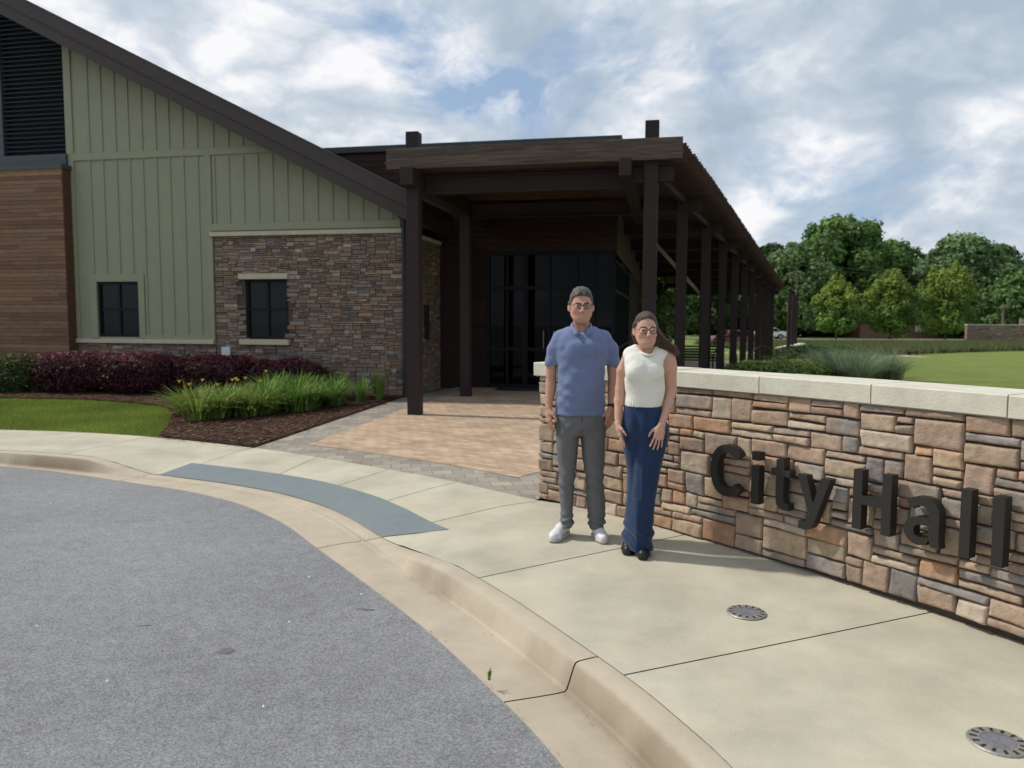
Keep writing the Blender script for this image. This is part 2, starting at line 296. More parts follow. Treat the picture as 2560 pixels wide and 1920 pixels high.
# oil drips, tar specks and small white flecks on the asphalt
rg = np.random.default_rng(31)
from mathutils.bvhtree import BVHTree
ROADT = BVHTree.FromPolygons([v.co for v in road.data.vertices], [tuple(p.vertices) for p in road.data.polygons])
def road_z(x, y): h = ROADT.ray_cast(Vector((x, y, 2)), Vector((0, 0, -1))); return h[0].z if h[0] else -.118
def splat(name, lab, cat, x, y, r, m, asp=1.0, rot=0, z=None):
    z = road_z(x, y)+.0012-walkz(0, y); mb = MB(); n = 18; mb.add([(x+(r*(1+.35*rg.uniform(-1, 1))*math.cos(2*math.pi*k/n)*math.cos(rot)-asp*r*math.sin(2*math.pi*k/n)*math.sin(rot)), y+(r*(1+.3*rg.uniform(-1, 1))*math.cos(2*math.pi*k/n)*math.sin(rot)+asp*r*math.sin(2*math.pi*k/n)*math.cos(rot)), z+walkz(0, y)) for k in range(n)], [tuple(range(n))]); tag(mb.build(name, m), lab, cat)
M_oil = mat('oil stain', (.125, .12, .115), .8)
splat('oil_stain', 'round dark oil spot on the asphalt, the largest', 'stain', -1.47, 3.84, .042, M_oil, .9); splat('oil_stain', 'small dark streak on the asphalt left of the round spot', 'stain', -2.03, 4.13, .035, M_oil, .25, .2); splat('oil_stain', 'long dark streak on the asphalt nearest the kerb', 'stain', -.86, 4.42, .06, M_oil, .25, -.1)
for k, (x, y) in enumerate([(-4.2, 6.9), (-1.33, 4.95), (-.93, 4.66), (-1.25, 4.22), (-1.1, 3.3), (-1.9, 3.5), (-2.6, 4.1)]):
    mb = MB(); r = .008; q = road_z(x, y); mb.add([(x-r, y, q), (x, y-r, q), (x+r, y, q), (x, y+r*.8, q), (x, y, q+.010)], [(0, 1, 4), (1, 2, 4), (2, 3, 4), (3, 0, 4)]); tag(mb.build('fleck', mat('pale pebble', (.9, .9, .92), .15, spec=1)), 'tiny white fleck lying on the asphalt', 'fleck', 'white flecks on the asphalt')

# bark chips lying on the bed and a few spilled on the walk, leaf litter in the gutter
def chips(name, lab, pts, size, cols, seed):
    rg = np.random.default_rng(seed); n = len(pts); a = rg.uniform(0, 6.28, n); l = size*rg.uniform(.5, 1.5, n); w = l*rg.uniform(.2, .5, n); V = []
    t = rg.normal(0, .25, (n, 2)); dx, dy = np.cos(a), np.sin(a)
    for sx, sy in ((-1, -1), (1, -1), (1, 1), (-1, 1)): V.append(np.c_[pts[:, 0]+dx*l*sx*.5-dy*w*sy*.5, pts[:, 1]+dy*l*sx*.5+dx*w*sy*.5, pts[:, 2]+.006+l*.25*(sx*t[:, 0]+.6)*.6])
    V = np.stack(V, 1).reshape(-1, 3); c = np.array(cols)[rg.integers(len(cols), size=n)]*rg.uniform(.6, 1.4, (n, 1)); return tag(npmesh(name, V, np.arange(4*n).reshape(n, 4), mat('bark chips', attr=True, rough=.95, spec=.1), col=np.repeat(c, 4, 0)), lab, 'mulch', kind='stuff')
def inpoly(x, y, P):
    ins = np.zeros(len(x), bool); j = len(P)-1
    for i in range(len(P)):
        xi, yi = P[i]; xj, yj = P[j]; ins ^= ((yi > y) != (yj > y)) & (x < (xj-xi)*(y-yi)/(yj-yi+1e-12)+xi); j = i
    return ins
rg = np.random.default_rng(77); n = 60000; x = rg.uniform(-12, -2.1, n); y = rg.uniform(9.3, 17, n); k = inpoly(x, y, [(-18, 16.5), (-18, 15.35)]+bed_edge+[(-4.4, 10.05), (-3.8, 9.77), (-3.17, 9.42), (-2.94, 11.2), (-2.26, 15.8)]); x, y = x[k], y[k]
chips('mulch_chips', 'brown shredded bark chips covering the planting bed', np.c_[x, y, 0*x+.012], .055, [(.10, .055, .038), (.065, .036, .026), (.15, .09, .06), (.05, .03, .022)], 78)
E_ = np.array([(-4.75, 10.2), (-4.4, 10.0), (-3.8, 9.72), (-3.17, 9.36), (-2.9, 11.2), (-2.3, 15.4)]); i_ = rg.integers(0, 5, 160); t_ = rg.uniform(0, 1, 160)[:, None]; q = E_[i_]*(1-t_)+E_[i_+1]*t_+np.abs(rg.normal(0, .07, (160, 1)))*np.where(i_ < 3, 1, -1)[:, None]*np.array([[-.3, -1]])*np.where(i_ < 3, 1, 0)[:, None]+np.where(i_ < 3, 0, 1)[:, None]*np.abs(rg.normal(0, .07, (160, 1)))*np.array([[1, 0]])
chips('spilled_chips', 'loose bark chips spilled over the edge of the bed', np.c_[q, np.full(160, .004)], .030, [(.12, .07, .045), (.08, .05, .035)], 79)
P_ = []
for k in range(170):
    i = int(rg.integers(near(B, (-6, 9.0)), near(B, (1.0, 1.0)))); w = rg.choice([.20, .20, gw[i]-.02])+abs(rg.normal(0, .03)); d_ = drop(i); p = pan_i(i, w)
    P_.append((p[0], p[1], walkz(*B[i])-.135*(1-d_)-.115*d_+(.003 if w < .35 else .022)))
chips('gutter_litter', 'fine grit and leaf crumbs gathered in the gutter', np.array(P_), .008, [(.16, .11, .06), (.10, .07, .045), (.22, .17, .10)], 80)
# ---------------------------------------------------------------- masonry generator
PAL_WALL = [((.44, .31, .225), 6), ((.38, .285, .215), 6), ((.50, .28, .165), 4), ((.31, .29, .27), 4), ((.52, .40, .27), 4), ((.58, .49, .38), 2), ((.36, .26, .20), 4), ((.25, .245, .24), 2)]
PAL_LEDGE = [((.175, .125, .095), 7), ((.20, .15, .118), 7), ((.215, .14, .095), 3), ((.155, .145, .138), 3), ((.235, .185, .14), 3), ((.14, .105, .083), 3), ((.27, .225, .18), 1)]
PAL_WALL = [(tuple(.82*np.array(c)+.18*np.array((.42, .29, .20))), w) for c, w in PAL_WALL]
PAL_LEDGE = [(tuple(1.28*np.array(c)), w) for c, w in PAL_LEDGE]
def pick(pal, rg): w = np.array([p[1] for p in pal], float); return np.array(pal[rg.choice(len(pal), p=w/w.sum())][0])
def pack(nx, nz, sizes, rg, holes=()):
    occ = np.zeros((nx, nz), bool); out = []
    for h in holes: occ[h[0]:h[1], h[2]:h[3]] = True
    for j in range(nz):
        for i in range(nx):
            if occ[i, j]: continue
            w, h = sizes[rg.integers(len(sizes))]
            ww = 0
            while ww < w and i+ww < nx and not occ[i+ww, j]: ww += 1
            hh = 1
            while hh < h and j+hh < nz and not occ[i:i+ww, j+hh].any(): hh += 1
            if i+ww < nx and i+ww+1 <= nx and not occ[i+ww, j] and (i+ww+1 == nx or occ[min(i+ww+1, nx-1), j]) and ww < 7: ww += 1
            occ[i:i+ww, j:j+hh] = True; out.append((i, j, ww, hh))
    return out
def big_stones(x0, z0, nx, nz, ux, uz, sizes, pal, seed, mapf, depth=.03, step=.020, gap=.0032, clipf=None):
    """modelled stones: every one a domed, noisy patch with broken edges; mapf(x, z, d) -> point"""
    rg = np.random.default_rng(seed); V = []; Fq = []; C = []
    for (i, j, w, h) in pack(nx, nz, sizes, rg):
        xa, xb = x0+i*ux, x0+(i+w)*ux; za, zb = z0+j*uz, z0+(j+h)*uz
        if clipf and not clipf((xa+xb)/2, (za+zb)/2): continue
        jt = rg.normal(0, .0035, 8); g = gap*rg.uniform(.7, 1.5)
        n = max(3, int(round((xb-xa)/step)))+1; m = max(3, int(round((zb-za)/step)))+1
        c1, c2 = pick(pal, rg), pick(pal, rg); c1 = c1*rg.uniform(.72, 1.06); c2 = c2*.9; mixb = rg.uniform(-.35, .55); off = rg.uniform(0, 50, 3); dd = depth*rg.uniform(.7, 1.15); tilt = rg.normal(0, .004, 2)
        base = len(V)
        us = [0, .0035/(xb-xa), .010/(xb-xa)]+list(np.linspace(.024/(xb-xa), 1-.024/(xb-xa), max(2, n-2)))+[1-.010/(xb-xa), 1-.0035/(xb-xa), 1]
        vs = [0, .0035/(zb-za), .010/(zb-za)]+list(np.linspace(.022/(zb-za), 1-.022/(zb-za), max(2, m-2)))+[1-.010/(zb-za), 1-.0035/(zb-za), 1]
        us, vs = sorted(us), sorted(vs); n, m = len(us), len(vs)
        for a in range(n):
            for b in range(m):
                u, v = us[a], vs[b]
                x = (xa+g+jt[0]*(1-v)+jt[1]*v)*(1-u)+(xb-g+jt[2]*(1-v)+jt[3]*v)*u; z = (za+g+jt[4]*(1-u)+jt[5]*u)*(1-v)+(zb-g+jt[6]*(1-u)+jt[7]*u)*v
                N = mn.noise(Vector((x*16+off[0], z*16+off[1], off[2]))); N2 = mn.noise(Vector((x*42+off[0], z*42, off[2])))
                e = min(min(u, 1-u)*(xb-xa), min(v, 1-v)*(zb-za))
                if e < 1e-6: d = -.012; x += .002*N2; z += .002*N
                else: d = dd*min(1, e/.007)**.5+tilt[0]*(u-.5)*2+tilt[1]*(v-.5)*2+.0065*N+.0050*N2
                V.append(mapf(x, z, d)); f = max(0, min(1, mixb+.9*(mn.noise(Vector((x*6+off[1], z*9+off[0], 3)))+.25)))
                C.append(c1*(1-f)+c2*f)
        for a in range(n-1):
            for b in range(m-1): q = base+a*m+b; Fq.append((q, q+m, q+m+1, q+1))
    return np.array(V), np.array(Fq), np.array(C)
def ledge(mb, x0, z0, nx, nz, ux, uz, seed, mapf, inside, maxw=7):
    rg = np.random.default_rng(seed); sizes = [(2, 1), (3, 1), (3, 1), (4, 1), (4, 2), (2, 2), (5, 1), (1, 1), (3, 2), (5, 2)]
    for (i, j, w, h) in pack(nx, nz, sizes, rg):
        xa, xb, za, zb = x0+i*ux+.0018, x0+(i+w)*ux-.0018, z0+j*uz+.0022, z0+(j+h)*uz-.0022
        if not inside((xa+xb)/2, (za+zb)/2): continue
        d = rg.uniform(.016, .036); c = pick(PAL_LEDGE, rg)*rg.uniform(.75, 1.25); e = .006; t = rg.normal(0, .004, 4)
        P = [mapf(xa, za, 0), mapf(xb, za, 0), mapf(xb, zb, 0), mapf(xa, zb, 0), mapf(xa+e, za+e, d+t[0]), mapf(xb-e, za+e, d+t[1]), mapf(xb-e, zb-e, d+t[2]), mapf(xa+e, zb-e, d+t[3])]
        mb.add(P, [(4, 5, 6, 7), (0, 1, 5, 4), (1, 2, 6, 5), (2, 3, 7, 6), (3, 0, 4, 7)], tuple(c))
# ---------------------------------------------------------------- facade frame: r to the right, s into the building
AZ = rad(11.5); C0 = np.array([-2.255, 15.816]); RV = np.array([math.cos(AZ), -math.sin(AZ)]); DV = np.array([math.sin(AZ), math.cos(AZ)])
def FW(p): q = C0+RV*p[0]+DV*p[1]; return (q[0], q[1], p[2])
def fbox(mb, r0, r1, s0, s1, z0, z1, col=None): return mb.box(r0, r1, s0, s1, z0, z1, FW, col)
bld = thing('municipal_building', 'sage green and ledgestone city hall building with brown gable roof', 'building', (-4, 16.2, 0))
def child(mb, name, m, par=None, **k):
    o = mb.build(name, m, **k); p = par or bld; o.parent = p
    if p.type == 'EMPTY': o.matrix_parent_inverse = Matrix.Translation(p.location).inverted()
    return o
roofz = lambda r: 4.31+.5*(-r-.2)+.02     # top of roof at r
# green wall with window opening : built from slabs around the openings (thickness behind s=0)
def wall_slabs(mb, r0, r1, z0, z1f, holes, s0=.0, s1=.25, step=None):
    xs = sorted({r0, r1}|{h[0] for h in holes}|{h[1] for h in holes})
    for a, b in zip(xs[:-1], xs[1:]):
        zs = [z0]
        for h in holes:
            if h[0] <= a+1e-6 and h[1] >= b-1e-6: zs += [h[2], h[3]]
        zs.append(None)
        for k in range(0, len(zs), 2):
            lo, hi = zs[k], zs[k+1]
            ha = hi if hi is not None else z1f(a); hb = hi if hi is not None else z1f(b)
            mb.hexa([FW((a, s0, lo)), FW((b, s0, lo)), FW((b, s1, lo)), FW((a, s1, lo))], [FW((a, s0, ha)), FW((b, s0, hb)), FW((b, s1, hb)), FW((a, s1, ha))])
under = lambda r: roofz(r)-.30
mb = MB(); wall_slabs(mb, -4.24, -.02, 3.42, under, []); wall_slabs(mb, -7.76, -4.24, 1.12, under, [(-7.13, -6.08, 1.18, 2.40)])
child(mb, 'siding_panel', M_green)
# battens, bands and corner boards
mb = MB(); bt = .018
def batten(r, z0, z1, w=.045, d=.022): fbox(mb, r-w/2, r+w/2, -d, .003, z0, z1)
BL = [-7.58, -7.19, -6.865, -6.53, -6.20, -5.88, -5.55, -5.23, -4.90, -4.56]
for r in BL[1:] : batten(r, (2.56 if -7.3 < r < -5.93 else 1.24), 5.05)
for r in (-4.17, -3.84, -3.50, -3.16, -2.83, -2.50, -2.16, -1.83, -1.50, -1.17, -.84, -.51, -.2): batten(r, 3.61, min(5.02, under(r)-.05))
for r in (-7.19, -6.865, -6.53, -6.21, -5.88, -5.55, -5.23, -4.90, -4.56, -4.18, -3.83, -3.50, -3.17, -2.84): batten(r, 5.20, under(r)-.05)
child(mb, 'batten', M_green, bevel=.003)
mb = MB()
fbox(mb, -7.76, -2.55, -.034, .002, 5.05, 5.20); fbox(mb, -7.76, -7.58, -.036, .002, 5.20, under(-7.67)); fbox(mb, -7.76, -7.58, -.036, .002, 1.12, 5.05)
fbox(mb, -4.37, -4.24, -.036, .002, 1.12, 5.05); fbox(mb, -4.24, -.02, -.034, .002, 3.46, 3.61); fbox(mb, -5.93, -4.37, -.034, .002, 1.12, 1.24)
fbox(mb, -7.30, -7.13, -.034, .002, 1.16, 2.56); fbox(mb, -6.08, -5.93, -.034, .002, 1.16, 2.56); fbox(mb, -7.13, -6.08, -.034, .002, 2.40, 2.56)
child(mb, 'trim', M_green, bevel=.004)
# ledgestone: high panel at the right, low plinth at the left, side return
hole2 = (-3.53, -2.54, 1.16, 2.43)
mb = MB(); wall_slabs(mb, -4.24, 0, -.1, lambda r: 3.34, [hole2], .03, .25); wall_slabs(mb, -7.76, -4.24, -.1, lambda r: 1.04, [], .03, .25)
mb.hexa([FW((-.05, .03, -.1)), FW((0, .03, -.1)), FW((0, 2.7, -.1)), FW((-.05, 2.7, -.1))], [FW((-.05, .03, 3.34)), FW((0, .03, 3.34)), FW((0, 2.7, 3.34)), FW((-.05, 2.7, 3.34))])
child(mb, 'masonry_backing', M_mort)
mb = MB(); mp = lambda x, z, d: FW((x, .03-d-.008, z))
ledge(mb, -4.22, -.05, 66, 74, .064, .0458, 3, mp, lambda x, z: not (hole2[0]-.02 < x < hole2[1]+.02 and hole2[2]-.05 < z < hole2[3]+.03))
ledge(mb, -7.76, -.05, 55, 24, .064, .0455, 4, mp, lambda x, z: True)
ledge(mb, .05, -.05, 40, 74, .064, .0458, 5, lambda x, z, d: FW((d+.002, x, z)), lambda x, z: True)
child(mb, 'stone_veneer', M_stone)
mb = MB(); fbox(mb, -4.29, .04, -.075, .1, 3.34, 3.43); child(mb, 'stone_ledge', M_sill, bevel=.008)
mb = MB(); fbox(mb, -7.80, -4.26, -.075, .1, 1.045, 1.135); child(mb, 'stone_ledge', M_sill, bevel=.008)
mb = MB(); fbox(mb, .0, .06, .13, 2.6, 3.34, 3.43); child(mb, 'stone_ledge', M_sill, bevel=.008)
mb = MB(); fbox(mb, -3.63, -2.50, -.085, .1, 2.43, 2.55); child(mb, 'lintel', M_sill, bevel=.006)
def window(r0, r1, z0, z1, s, label=None, blind=True):
    mb = MB(); w = .055
    fbox(mb, r0, r0+w, s-.03, s+.05, z0, z1); fbox(mb, r1-w, r1, s-.03, s+.05, z0, z1); fbox(mb, r0+w, r1-w, s-.03, s+.05, z0, z0+w); fbox(mb, r0+w, r1-w, s-.03, s+.05, z1-w, z1)
    c = (r0+r1)/2; zc = (z0+z1)/2; fbox(mb, c-.022, c+.022, s-.02, s+.03, z0+w, z1-w); fbox(mb, r0+w, c-.022, s-.018, s+.03, zc-.022, zc+.022); fbox(mb, c+.022, r1-w, s-.018, s+.03, zc-.022, zc+.022)
    f = thing('window', None, None, FW((c, s, z0))); f.parent = bld; f.matrix_parent_inverse = Matrix.Translation(bld.location).inverted(); f.location = FW((c, s, z0))
    if label: f['label'] = label
    def sub(mb, n, m):
        o = mb.build(n, m); o.parent = f; o.matrix_parent_inverse = Matrix.Translation(f.location).inverted()
    sub(mb, 'frame', M_dark)
    mb = MB(); fbox(mb, r0+w, r1-w, s+.012, s+.02, z0+w, z1-w); sub(mb, 'pane', M_glass2)
    mb = MB(); fbox(mb, r0+w, r1-w, s+.10, s+.11, zc+.02, z1-w); sub(mb, 'roller_blind', mat('roller blind', (.09, .09, .075), .9))
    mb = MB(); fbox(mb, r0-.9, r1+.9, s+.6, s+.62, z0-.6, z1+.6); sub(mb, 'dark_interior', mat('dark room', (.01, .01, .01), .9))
M_glass2 = bpy.data.materials.new('window glass'); M_glass2.use_nodes = True
_n = M_glass2.node_tree; _p = _n.nodes['Principled BSDF']; _p.inputs['Base Color'].default_value = (.02, .025, .025, 1); _p.inputs['Roughness'].default_value = .04
_t = _n.nodes.new('ShaderNodeBsdfTransparent'); _m = _n.nodes.new('ShaderNodeMixShader'); _m.inputs[0].default_value = .45; _t.inputs[0].default_value = (.6, .65, .6, 1)
_n.links.new(_p.outputs[0], _m.inputs[2]); _n.links.new(_t.outputs[0], _m.inputs[1]); _n.links.new(_m.outputs[0], _n.nodes['Material Output'].inputs[0])
window(-7.13, -6.08, 1.18, 2.40, .05, 'four pane window in the sage green siding'); window(-3.53, -2.54, 1.16, 2.43, .10, 'four pane window in the ledgestone wall')
mb = MB(); fbox(mb, -3.64, -2.50, -.085, .06, 1.045, 1.16); child(mb, 'window_sill', M_sill, bevel=.006)
mb = MB(); fbox(mb, -4.08, -3.88, -.06, -.01, .80, .99); child(mb, 'outlet_box', mat('white plastic', (.62, .64, .66), .5), bevel=.006)
# louver above, plank box below at the left
mb = MB(); fbox(mb, -9.55, -9.35, -.06, .1, 4.98, 8.6); mb2 = MB()
fbox(mb, -9.55, -7.72, -.10, .1, 4.94, 5.20)
child(mb, 'louver_frame', M_lframe, bevel=.005)
mb = MB(); fbox(mb, -12.8, -7.76, .09, .2, 4.9, 7.6); mb.hexa([FW((-12.8, .09, 7.6)), FW((-7.76, .09, 7.6)), FW((-7.76, .2, 7.6)), FW((-12.8, .2, 7.6))], [FW((-12.8, .09, under(-12.8))), FW((-7.76, .09, under(-7.76))), FW((-7.76, .2, under(-7.76))), FW((-12.8, .2, under(-12.8)))])
z = 5.20
while z < 10.6:
    for (a, b) in ((-9.35, -7.78), (-12.7, -9.55)):
        rr = [r for r in (a, b)]; rmax = min(b, -2*(z+.12-4.33+.30)-.2)   # stop under the sloping roof
        if rmax > a+.05: mb.hexa([FW((a, -.03, z)), FW((rmax, -.03, z)), FW((rmax, .085, z+.065)), FW((a, .085, z+.065))], [FW((a, -.03, z+.014)), FW((rmax, -.03, z+.014)), FW((rmax, .085, z+.079)), FW((a, .085, z+.079))])
    z += .098
child(mb, 'louver', M_louv)
PALP = [(.165, .092, .057), (.140, .078, .048), (.185, .108, .068), (.130, .071, .045), (.168, .098, .063)]
rg = np.random.default_rng(5); mb = MB(); z = -.05
while z < 4.84:
    h = .088; x = -12.8+rg.uniform(-1, 0)
    while x < -7.66:
        w = rg.uniform(.9, 2.4); a, b = max(x, -12.8), min(x+w, -7.66); c = np.array(PALP[rg.integers(5)])*rg.uniform(1.1, 1.4)
        if z > 4.62: c = np.array((.26, .155, .08))*rg.uniform(.9, 1.1)
        if b > a: fbox(mb, a+.001, b-.001, -.30-rg.uniform(0, .008), -.27, z+.003, min(z+h-.003, 4.84), tuple(c))
        x += w
    z += h
child(mb, 'plank_cladding', M_plank)
mb = MB(); fbox(mb, -12.8, -7.665, -.27, .02, -.1, 4.84, None); child(mb, 'cladding_core', mat('plank box side', (.10, .045, .022), .7, .2, 8, stretch=(.5, .5, 4)))
mb = MB(); fbox(mb, -12.8, -7.63, -.33, .02, 4.84, 4.935); child(mb, 'cap_flashing', M_lframe)
# main roof: slab with a stepped rake board
def rslab(mb, ra, rb, s0, s1, dz0, dz1, tip=0):
    A = [FW((ra, s0, roofz(ra)+dz0)), FW((rb, s0, roofz(rb)+dz0)), FW((rb, s1, roofz(rb)+dz0)), FW((ra, s1, roofz(ra)+dz0))]
    T_ = [FW((ra, s0, roofz(ra)+dz1)), FW((rb, s0, roofz(rb)+dz1)), FW((rb, s1, roofz(rb)+dz1)), FW((ra, s1, roofz(ra)+dz1))]; mb.hexa(A, T_)
mb = MB(); rslab(mb, -14, .32, -.58, 26, -.20, -.02); roof = child(mb, 'roof', M_brownf)
mb = MB(); rslab(mb, -14, .34, -.64, -.58, -.30, .0); child(mb, 'rake_board', M_brownf, par=roof)
mb = MB(); rslab(mb, -14, .32, -.60, -.45, -.56, -.30); child(mb, 'rake_board', M_brownf, par=roof)
mb = MB(); rslab(mb, -14, .36, -.67, -.56, .0, .018); child(mb, 'drip_edge', mat('drip edge', (.10, .09, .08), .45), par=roof)
mb = MB(); rslab(mb, -14, .05, -.45, .2, -.33, -.28); child(mb, 'soffit', mat('soffit', (.05, .045, .035), .8), par=roof)
mb = MB(); fbox(mb, .10, .32, -.55, 26, roofz(.3)-.50, roofz(.3)-.22); child(mb, 'gutter', M_brownf, par=roof)
mb = MB(); mb.tube([FW((.08, -.10, 4.0)), FW((.08, -.10, 0))], .05, 6); child(mb, 'downspout', mat('dark downspout', (.01, .013, .02), .5))
# entrance block: dark walls, timber band, glazed front and side
mb = MB(); S0 = 2.6
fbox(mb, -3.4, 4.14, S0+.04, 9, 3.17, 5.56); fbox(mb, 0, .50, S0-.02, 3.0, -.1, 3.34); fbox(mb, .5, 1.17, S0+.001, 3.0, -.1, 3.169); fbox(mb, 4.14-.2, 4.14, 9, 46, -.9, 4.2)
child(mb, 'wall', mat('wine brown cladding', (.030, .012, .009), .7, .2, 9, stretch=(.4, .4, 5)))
rg = np.random.default_rng(8); mb = MB(); z = 3.19
while z < 5.5: fbox(mb, -3.4, 4.18, S0+.005-rg.uniform(0, .006), S0+.035, z, z+.145, tuple(np.array((.032, .013, .010))*rg.uniform(.7, 1.25))); z += .155
z = .0
while z < 3.17: fbox(mb, .502, 1.168, S0-.03, S0-.001, z, z+.150, tuple(np.array((.026, .011, .008))*rg.uniform(.7, 1.25))); z += .155
z = .0
while z < 4.0: fbox(mb, 4.15, 4.175, S0+.05, 30, z, z+.15, tuple(np.array((.06, .032, .02))*rg.uniform(.7, 1.25))) if z > 2.95 else None; z += .155
child(mb, 'timber_band', M_plank)
mb = MB(); fbox(mb, -3.45, 4.25, S0-.06, 9.1, 5.56, 5.70); child(mb, 'parapet_cap', mat('green black metal', (.020, .030, .026), .45))
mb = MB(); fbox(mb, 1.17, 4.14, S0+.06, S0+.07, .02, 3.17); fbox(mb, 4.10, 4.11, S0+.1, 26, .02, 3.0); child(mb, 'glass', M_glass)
mb = MB()
for r in (1.17, 1.62, 2.02, 2.08, 2.62, 3.25, 3.66, 4.08): fbox(mb, r, r+.055, S0, S0+.058, -.02, 3.17)
for z0, z1 in ((0, .10), (.88, .95), (2.30, 2.38), (3.10, 3.17)): fbox(mb, 1.23, 4.08, S0+.004, S0+.056, z0, z1)
s = S0+.1
while s < 26: fbox(mb, 4.09, 4.15, s, s+.06, gz(15.8+s)-.05, 3.0); s += .62
for z0, z1 in ((-.3, .10), (.9, .96), (2.25, 2.31), (2.94, 3.0)): fbox(mb, 4.096, 4.146, S0+.16, 26, z0, z1)
child(mb, 'storefront_frame', M_dark)
for r_ in (2.52, 2.76): mb = MB(); mb.tube([FW((r_, S0-.05, .95)), FW((r_, S0-.05, 1.35))], .014, 8); child(mb, 'door_handle', mat('brushed handle', (.25, .25, .26), .35, metal=.9))
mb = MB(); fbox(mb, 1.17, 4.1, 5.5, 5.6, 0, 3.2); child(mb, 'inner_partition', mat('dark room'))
mb = MB(); fbox(mb, .06, .10, 1.35, 1.52, 1.15, 1.92); child(mb, 'mail_slot', M_louv)
mb = MB(); fbox(mb, 1.5, 3.4, 1.9, 2.5, .006, .02); tag(mb.build('door_mat', mat('mat', (.02, .02, .022), .95)), 'dark rubber door mat before the glass entrance', 'door mat')
# ---------------------------------------------------------------- pergola
per = thing('pergola', 'long dark brown slatted pergola on steel posts', 'pergola', FW((3, -2, 0)))
pc = lambda mb, name, m, **k: child(mb, name, m, par=per, **k)
PZ = lambda i: 0 if i < 2 else -.062*(i-1)
POST = [(5.05, -2.825)]+[(4.97+.6*i, -2.825+3.3*i) for i in range(1, 11)]
POST = [(r, s) for r, s in POST]
def post(r, s, z0, z1, w=.21, lab=None):
    mb = MB(); fbox(mb, r-w/2, r+w/2, s-w/2, s+w/2, z0, z1); fbox(mb, r-w/2-.0, r+w/2, s-w/2, s+w/2, z1, z1+.012)
    o = pc(mb, 'post', M_brown, bevel=.006)
    if lab: o['label'] = lab
post(1.225, -2.825, -.01, 4.60); post(1.22, .48, -.01, 4.60)
for i, (r, s) in enumerate(POST): post(r, s, -.02 if i < 2 else gz(15.8+s)-.05, (4.60 if i == 0 else 3.97)+PZ(i))
for k, (x, y) in enumerate(((16.6, 46.3), (17.8, 49), (19.1, 52))):
    mb = MB(); mb.box(x-.1, x+.1, y-.1, y+.1, .16, 3.42); pc(mb, 'post', M_brown, bevel=.006)
mb = MB(); fbox(mb, 1.12, 1.33, -3.20, 2.5, 3.72, 4.00); pc(mb, 'beam', M_brown, bevel=.005)
mb = MB(); fbox(mb, 4.58, 4.76, -3.25, 2.5, 3.74, 4.00); pc(mb, 'beam', M_brown, bevel=.005)
def ibeam(r0, r1, s, z0=3.70, z1=3.965, dz=0, w=.16):   # wide-flange cross beam
    mb = MB(); fbox(mb, r0, r1, s-w/2, s+w/2, z1-.018+dz, z1+dz); fbox(mb, r0, r1, s-w/2, s+w/2, z0+dz, z0+.018+dz); fbox(mb, r0, r1, s-.012, s+.012, z0+.018+dz, z1-.018+dz)
    pc(mb, 'cross_beam', M_brown)
ibeam(1.335, 4.575, -2.55, 3.66, 3.94); ibeam(1.335, 4.575, .48, 3.66, 3.94)
ibeam(4.765, POST[0][0]+.34, -2.825, 3.70, 3.965)
for i in range(1, 11):
    r, s = POST[i]; ibeam(4.25 if s > 2.7 else 4.77, r+.36, s, 3.70, 3.965, PZ(i))
for i in range(10):                                       # edge beam over the row of posts
    (ra, sa), (rb, sb) = POST[i], POST[i+1]; za, zb = PZ(i), PZ(i+1); w = .05; mb = MB()
    mb.hexa([FW((ra-w, sa+.12, 3.84+za)), FW((ra+w, sa+.12, 3.84+za)), FW((rb+w, sb-.12, 3.84+zb)), FW((rb-w, sb-.12, 3.84+zb))], [FW((ra-w, sa+.12, 3.95+za)), FW((ra+w, sa+.12, 3.95+za)), FW((rb+w, sb-.12, 3.95+zb)), FW((rb-w, sb-.12, 3.95+zb))]); pc(mb, 'edge_beam', M_brown)
mb = MB(); fbox(mb, .83, 5.51, -3.04, -2.99, 4.0, 4.325); pc(mb, 'front_board', M_wfront, bevel=.006)
mb = MB(); s = -2.72; rg = np.random.default_rng(2)
while s < 30.4:
    e = 5.52+.1818*(s+3.0)+rg.normal(0, .006); i = (s+2.825)/3.3; dz = 0 if i < 1 else -.062*(i-1)
    a = .85 if s < 2.45 else 4.22
    fbox(mb, a, e, s, s+.042, 4.005+dz, 4.30+dz); s += .205
slats = pc(mb, 'roof_slats', M_wslat)
mb = MB(); fbox(mb, .36, 4.1, -1.9, 2.54, 4.33, 4.36); pc(mb, 'roof_sheet', mat('roof sheet', (.03, .03, .03), .7))
for i in (1, 2, 3, 4, 5):                                       # tie braces from beam to post
    r, s = POST[i]; mb = MB(); mb.hexa([FW((r-1.45, s, 3.72+PZ(i))), FW((r-1.32, s, 3.72+PZ(i))), FW((r-.1, s, 2.35+PZ(i))), FW((r-.1, s, 2.24+PZ(i)))], [FW((r-1.45, s+.06, 3.72+PZ(i))), FW((r-1.32, s+.06, 3.72+PZ(i))), FW((r-.1, s+.06, 2.35+PZ(i))), FW((r-.1, s+.06, 2.24+PZ(i)))])
    if i == 2: pc(mb, 'brace', mat('pale timber brace', (.20, .16, .10), .8, .2, 6))
for (r, s) in ((6.45, 11.7), (6.70, 11.75), (8.4, 18.3), (8.65, 18.3)):
    mb = MB(); fbox(mb, r-.04, r+.04, s-.04, s+.04, gz(15.8+s)-.05, 3.7-.2); pc(mb, 'slender_post', M_brown)
